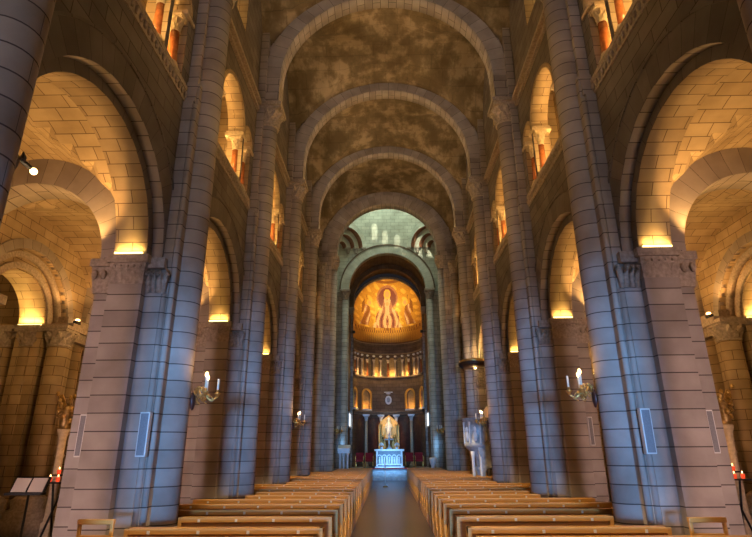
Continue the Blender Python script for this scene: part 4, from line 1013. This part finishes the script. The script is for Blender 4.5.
g = G(); g.box(-0.04, 0.04, AYF + 0.47, AYF + 0.53, 2.1, 2.78); g.box(-0.24, 0.24, AYF + 0.47, AYF + 0.53, 2.42, 2.5)
for c in ((-0.25, 2.46), (0.25, 2.46), (0, 2.8)): g.blob((c[0], AYF + 0.5, c[1]), 0.06, 8)
g.build('cross', MARBLE, r)
g = G(); g.box(-1.4, 1.4, 35.68, 36.25, 0.651, 0.70)
solo(g, 'carpet', REDF, 'dark red carpet strip on the top step in front of the altar', 'carpet', (0, 35.9, 0.65))
for i, x in enumerate((-2.0, -1.35, 1.35, 2.0)):
    y = 37.6
    lab = 'red velvet armchair %s of the altar, %s' % ('left' if x < 0 else 'right', 'nearer the altar' if abs(x) < 1.5 else 'farther out by the pier')
    r = thing('armchair', lab, 'chair', (x, y, 0.65), 'red chancel armchairs')
    g = G(); g.box(x - 0.27, x + 0.27, y - 0.25, y + 0.25, 1.05, 1.16); g.build('seat', REDF, r, 0.03)
    g = G(); g.box(x - 0.27, x + 0.27, y + 0.2, y + 0.27, 1.16, 1.62); g.build('backrest', REDF, r, 0.03)
    for dx in (-0.27, 0.27):
        for dy in (-0.23, 0.23):
            g = G(); g.lathe([(0.02, 0.65), (0.035, 0.8), (0.025, 1.05)], x + dx * 0.92, y + dy, 8); g.build('leg', GILT, r)
        g = G(); g.tube([(x + dx, y - 0.22, 1.1), (x + dx, y - 0.24, 1.36), (x + dx, y + 0.2, 1.4)], 0.025); g.build('armrest', GILT, r)
# ambo and pedestal at the chancel step
r = thing('ambo', 'white marble reading stand on clustered columns at the left crossing pier', 'lectern', (-2.5, 30.5, 0))
g = G(); g.box(-2.85, -2.15, 30.25, 30.85, 0, 0.25); g.build('plinth', MARBLE, r, 0.02)
for dx in (-0.2, 0.0, 0.2):
    for dy in (-0.15, 0.2):
        g = G(); g.lathe([(0.08, 0.25), (0.08, 0.33), (0.055, 0.38), (0.05, 1.5), (0.09, 1.66)], -2.5 + dx, 30.55 + dy, 10); g.build('column', MARBLE, r)
g = G(); g.box(-2.82, -2.18, 30.28, 30.82, 1.64, 1.76); g.prism([(30.28, 1.76), (30.82, 1.76), (30.82, 2.08), (30.28, 1.9)], lambda u, d, z: (d, u, z), -2.84, -2.16); g.build('desk', MARBLE, r, 0.01)
r = thing('font', 'small white stone pedestal at the foot of the right crossing pier', 'pedestal', (2.35, 30.5, 0))
g = G(); g.lathe([(0.22, 0), (0.22, 0.12), (0.1, 0.22), (0.09, 0.95)], 2.35, 30.5, 14); g.build('stem', MARBLE, r)
g = G(); g.lathe([(0.09, 0.95), (0.16, 1.1), (0.2, 1.38), (0.12, 1.4), (0.05, 1.3)], 2.35, 30.5, 14, caps=False); g.build('bowl', MARBLE, r)
r = thing('candle_stand', 'slim white candle stand in the centre aisle before the steps', 'candle stand', (-0.24, 29.2, 0))
g = G(); g.lathe([(0.13, 0), (0.13, 0.03), (0.03, 0.07)], -0.24, 29.2, 12); g.build('base', BRASS, r)
g = G(); g.lathe([(0.018, 0.05), (0.018, 0.8)], -0.24, 29.2, 8); g.build('pole', WHITEP, r)
g = G(); g.lathe([(0.025, 0.8), (0.025, 1.2)], -0.24, 29.2, 8); g.build('candle', WAX, r)

# ------------------------------------------------------------------ pulpit with sounding board
px, py = 3.52, 22.05
r = thing('pulpit', 'blue-lit carved marble pulpit with curved stair against the right fifth pier', 'pulpit', (px, py, 0))
g = G(); g.lathe([(0.5, 1.85), (0.58, 1.95), (0.58, 2.02), (0.53, 2.05), (0.53, 2.85), (0.6, 2.9), (0.62, 3.0), (0.5, 3.0)], px, py, 8, caps=False); g.lathe([(0.0, 1.86), (0.5, 1.85)], px, py, 8, caps=False); g.build('basket', GREYM, r)
for k in range(8):
    a = 2 * PI * k / 8 + 0.0
    g = G(); g.lathe([(0.045, 2.02), (0.03, 2.1), (0.03, 2.7), (0.05, 2.85)], px + 0.55 * math.cos(a), py + 0.55 * math.sin(a), 8); g.build('corner_colonnette', MARBLE, r)
    a += PI / 8
    g = G(); g.blob((px + 0.5 * math.cos(a), py + 0.5 * math.sin(a), 2.55), (0.08, 0.08, 0.12), 6); g.blob((px + 0.5 * math.cos(a), py + 0.5 * math.sin(a), 2.3), (0.1, 0.1, 0.2), 6); g.build('relief_figure', MARBLE, r)
g = G(); g.lathe([(0.12, 1.1), (0.16, 1.5), (0.3, 1.7), (0.5, 1.86)], px, py, 12, caps=False); g.lathe([(0.28, 0), (0.28, 0.2), (0.17, 0.32), (0.15, 1.0), (0.22, 1.15), (0.12, 1.2)], px, py, 12); g.build('stem', GREYM, r)
for k in range(3):
    a = -PI / 2 + (k - 1) * 0.9
    g = G(); g.lathe([(0.09, 0), (0.09, 0.2), (0.065, 0.26), (0.06, 1.5), (0.1, 1.75)], px + 0.36 * math.cos(a), py + 0.36 * math.sin(a), 10); g.build('support_column', MARBLE, r)
g = G()
P = lambda u, d, z: (u, d, z)
g.arch(P, px + 0.30, 0.95, 0.19, 0.30, py - 0.52, py - 0.22, 16, 0.2, zb=0)
g.panel(PX, py - 0.50, px + 0.0, px + 0.60, 0.0, 1.55, [(px + 0.30, 0.28, 0.95, 0.0)], 12)
g.prism([(px - 0.05, 1.55), (px + 0.60, 1.55), (px + 0.58, 1.86), (px + 0.1, 2.0), (px - 0.12, 1.86)], PX, py - 0.52, py - 0.24)
g.build('stair_arch', GREYM, r); g = G()
for k in range(8):
    z = 1.85 - 0.2 * k; x0 = px + 0.3 + 0.0; y0 = py + 0.3 + 0.24 * k
    g.box(px + 0.05, px + 0.7, y0, y0 + 0.26, max(0, z - 0.25), z)
st = g.build('stair', GREYM, r)
g = G(); g.prism([(py + 0.2, 2.0), (py + 2.2, 0.35), (py + 2.2, 1.2), (py + 0.2, 2.95)], lambda u, d, z: (d, u, z), px + 0.0, px + 0.06); g.build('stair_parapet', GREYM, r)
r = thing('sounding_board', 'dark disc-shaped sounding board hanging on the pier above the pulpit', 'canopy', (px, py, 4.9))
g = G(); g.lathe([(0.0, 5.02), (0.5, 5.02), (0.62, 5.12), (0.64, 5.2), (0.56, 5.24), (0.0, 5.26)], px, py, 24, caps=False); g.build('disc', DWOOD, r)
g = G(); g.lathe([(0.56, 5.24), (0.58, 5.3), (0.5, 5.34)], px, py, 24, caps=False); g.build('cornice', GILT, r)
g = G(); g.tube([(px + 0.3, py + 0.1, 5.25), (px + 0.42, py + 0.5, 5.9)], 0.018); g.build('stay', BLACK, r)
g = G(); g.blob((px + 0.05, py - 0.1, 5.0), 0.05, 8); g.build('bulb', FLAME, r)
light('POINT', (px, py - 0.25, 4.85), 18, (1, 0.62, 0.22), 0.06)
light('POINT', (px + 0.1, py + 0.15, 5.6), 55, (1, 0.6, 0.2), 0.05)
# lit lamp shade beside the pulpit
g = G(); g.lathe([(0.16, 3.0), (0.2, 3.12), (0.2, 3.3), (0.1, 3.42)], px + 0.42, py - 0.42, 12)
solo(g, 'pulpit_lamp', plain('cream_lamp_shade', (0.75, 0.5, 0.3), 0.6, emis=(1, 0.55, 0.25), es=0.25), 'small rounded cream lamp on the pulpit rim next to the pier', 'lamp', (px + 0.42, py - 0.42, 3.0))

# ------------------------------------------------------------------ aisle furniture
r = thing('music_stand', 'black stand holding two pale sheets by the left aisle half pier', 'music stand', (-6.03, 9.3, 0))
sxm, sym = -6.03, 9.3
g = G(); g.lathe([(0.2, 0), (0.2, 0.02), (0.02, 0.05), (0.018, 1.22)], sxm, sym, 10); g.build('pole', BLACK, r)
g = G(); g.prism([(sym - 0.08, 1.20), (sym - 0.05, 1.18), (sym + 0.08, 1.42), (sym + 0.05, 1.44)], lambda u, d, z: (d, u, z), sxm - 0.29, sxm + 0.29); g.box(sxm - 0.31, sxm + 0.31, sym - 0.16, sym - 0.04, 1.17, 1.21); g.build('desk', BLACK, r)
for s, nm in ((-1, 'left'), (1, 'right')):
    g = G(); q = [(sym - 0.085, 1.215), (sym - 0.078, 1.215), (sym + 0.04, 1.425), (sym + 0.032, 1.425)]
    g.prism(q, lambda u, d, z: (d, u, z), sxm + s * 0.14 - 0.125, sxm + s * 0.14 + 0.125)
    solo(g, 'paper_sheet', PAPER, 'pale printed sheet on the %s half of the black stand' % nm, 'paper', (sxm + s * 0.14, sym, 1.215))
for sx, side in SIDES:
    x, y = sx * 6.75, 12.0
    r = thing('votive_rack', 'iron votive candle rack in the %s aisle beyond the blue-lit pier' % side, 'candle rack', (x, y, 0), 'votive racks')
    for dx in (-0.5, 0.5):
        g = G(); g.tube([(x + dx, y - 0.25, 0), (x + dx * 0.8, y + 0.25, 1.2)], 0.022); g.tube([(x + dx, y + 0.25, 0), (x + dx * 0.8, y - 0.2, 1.2)], 0.022); g.build('leg', BLACK, r)
    for t in range(2):
        g = G(); g.box(x - 0.6, x + 0.6, y - 0.28 + 0.28 * t, y - 0.04 + 0.28 * t, 1.2 + 0.14 * t, 1.23 + 0.14 * t); g.build('tray', BLACK, r)
    n = 0
    for t in range(2):
        for k in range(7):
            cx, cy, cz = x - 0.51 + 0.17 * k, y - 0.16 + 0.28 * t, 1.23 + 0.14 * t
            v = thing('votive_candle', 'small candle in a red glass on the %s votive rack' % side, 'candle', (cx, cy, cz), 'candles on the %s votive rack' % side)
            g = G(); g.lathe([(0.035, cz), (0.045, cz + 0.09)], cx, cy, 8, caps=False); g.lathe([(0.0, cz + 0.003), (0.035, cz)], cx, cy, 8, caps=False); g.build('glass', REDGL, v)
            g = G(); g.lathe([(0.03, cz + 0.004), (0.03, cz + 0.10)], cx, cy, 8); g.blob((cx, cy, cz + 0.125), (0.012, 0.012, 0.022), 5, m=1); g.build('wax', [WAX, FLAME], v)
    light('POINT', (x, y - 0.1, 1.75), 9, (1, 0.5, 0.18), 0.12)
    # gilded carved figure with branches on a pale pedestal
    x, y = sx * 7.45, 12.35
    r = thing('gilded_figure', 'gilded carved winged figure holding a branch on a pale post, %s aisle wall' % side, 'statue', (x, y, 0), 'gilded aisle figures')
    g = G(); g.box(x - 0.14, x + 0.14, y - 0.14, y + 0.14, 0, 0.4); g.lathe([(0.12, 0.4), (0.085, 0.5), (0.08, 1.7), (0.11, 1.75), (0.08, 1.8), (0.09, 2.15), (0.14, 2.25), (0.14, 2.32)], x, y, 14); g.build('post', CREAM, r)
    g = G(); g.lathe([(0.13, 2.32), (0.12, 2.45), (0.09, 2.62), (0.11, 2.78), (0.05, 2.86)], x, y, 12); g.blob((x, y - 0.02, 2.94), (0.065, 0.07, 0.085), 8)
    g.tube([(x - sx * 0.09, y, 2.78), (x - sx * 0.26, y - 0.1, 2.66), (x - sx * 0.33, y - 0.12, 2.82)], [0.035, 0.03, 0.02]); g.tube([(x + sx * 0.09, y, 2.78), (x + sx * 0.16, y - 0.12, 2.6), (x, y - 0.2, 2.56)], [0.035, 0.03, 0.02]); g.build('figure', BRASS, r)
    for s in (-1, 1):
        g = G(); g.prism([(x + s * 0.05, 2.6), (x + s * 0.3, 2.75), (x + s * 0.36, 3.05), (x + s * 0.22, 3.1), (x + s * 0.08, 2.85)], PX, y + 0.06, y + 0.10); g.build('wing', GILT, r)
    g = G()
    for k in range(14):
        a = k * 2.399; g.blob((x + 0.3 * math.cos(a) * (0.4 + k / 24), y - 0.05 + 0.1 * math.sin(a), 2.5 + 0.05 * k), (0.05, 0.04, 0.06), 6)
    g.build('foliage', GILT, r)
    light('POINT', (x - sx * 0.5, y - 0.9, 4.0), 14, (1, 0.6, 0.22), 0.08)
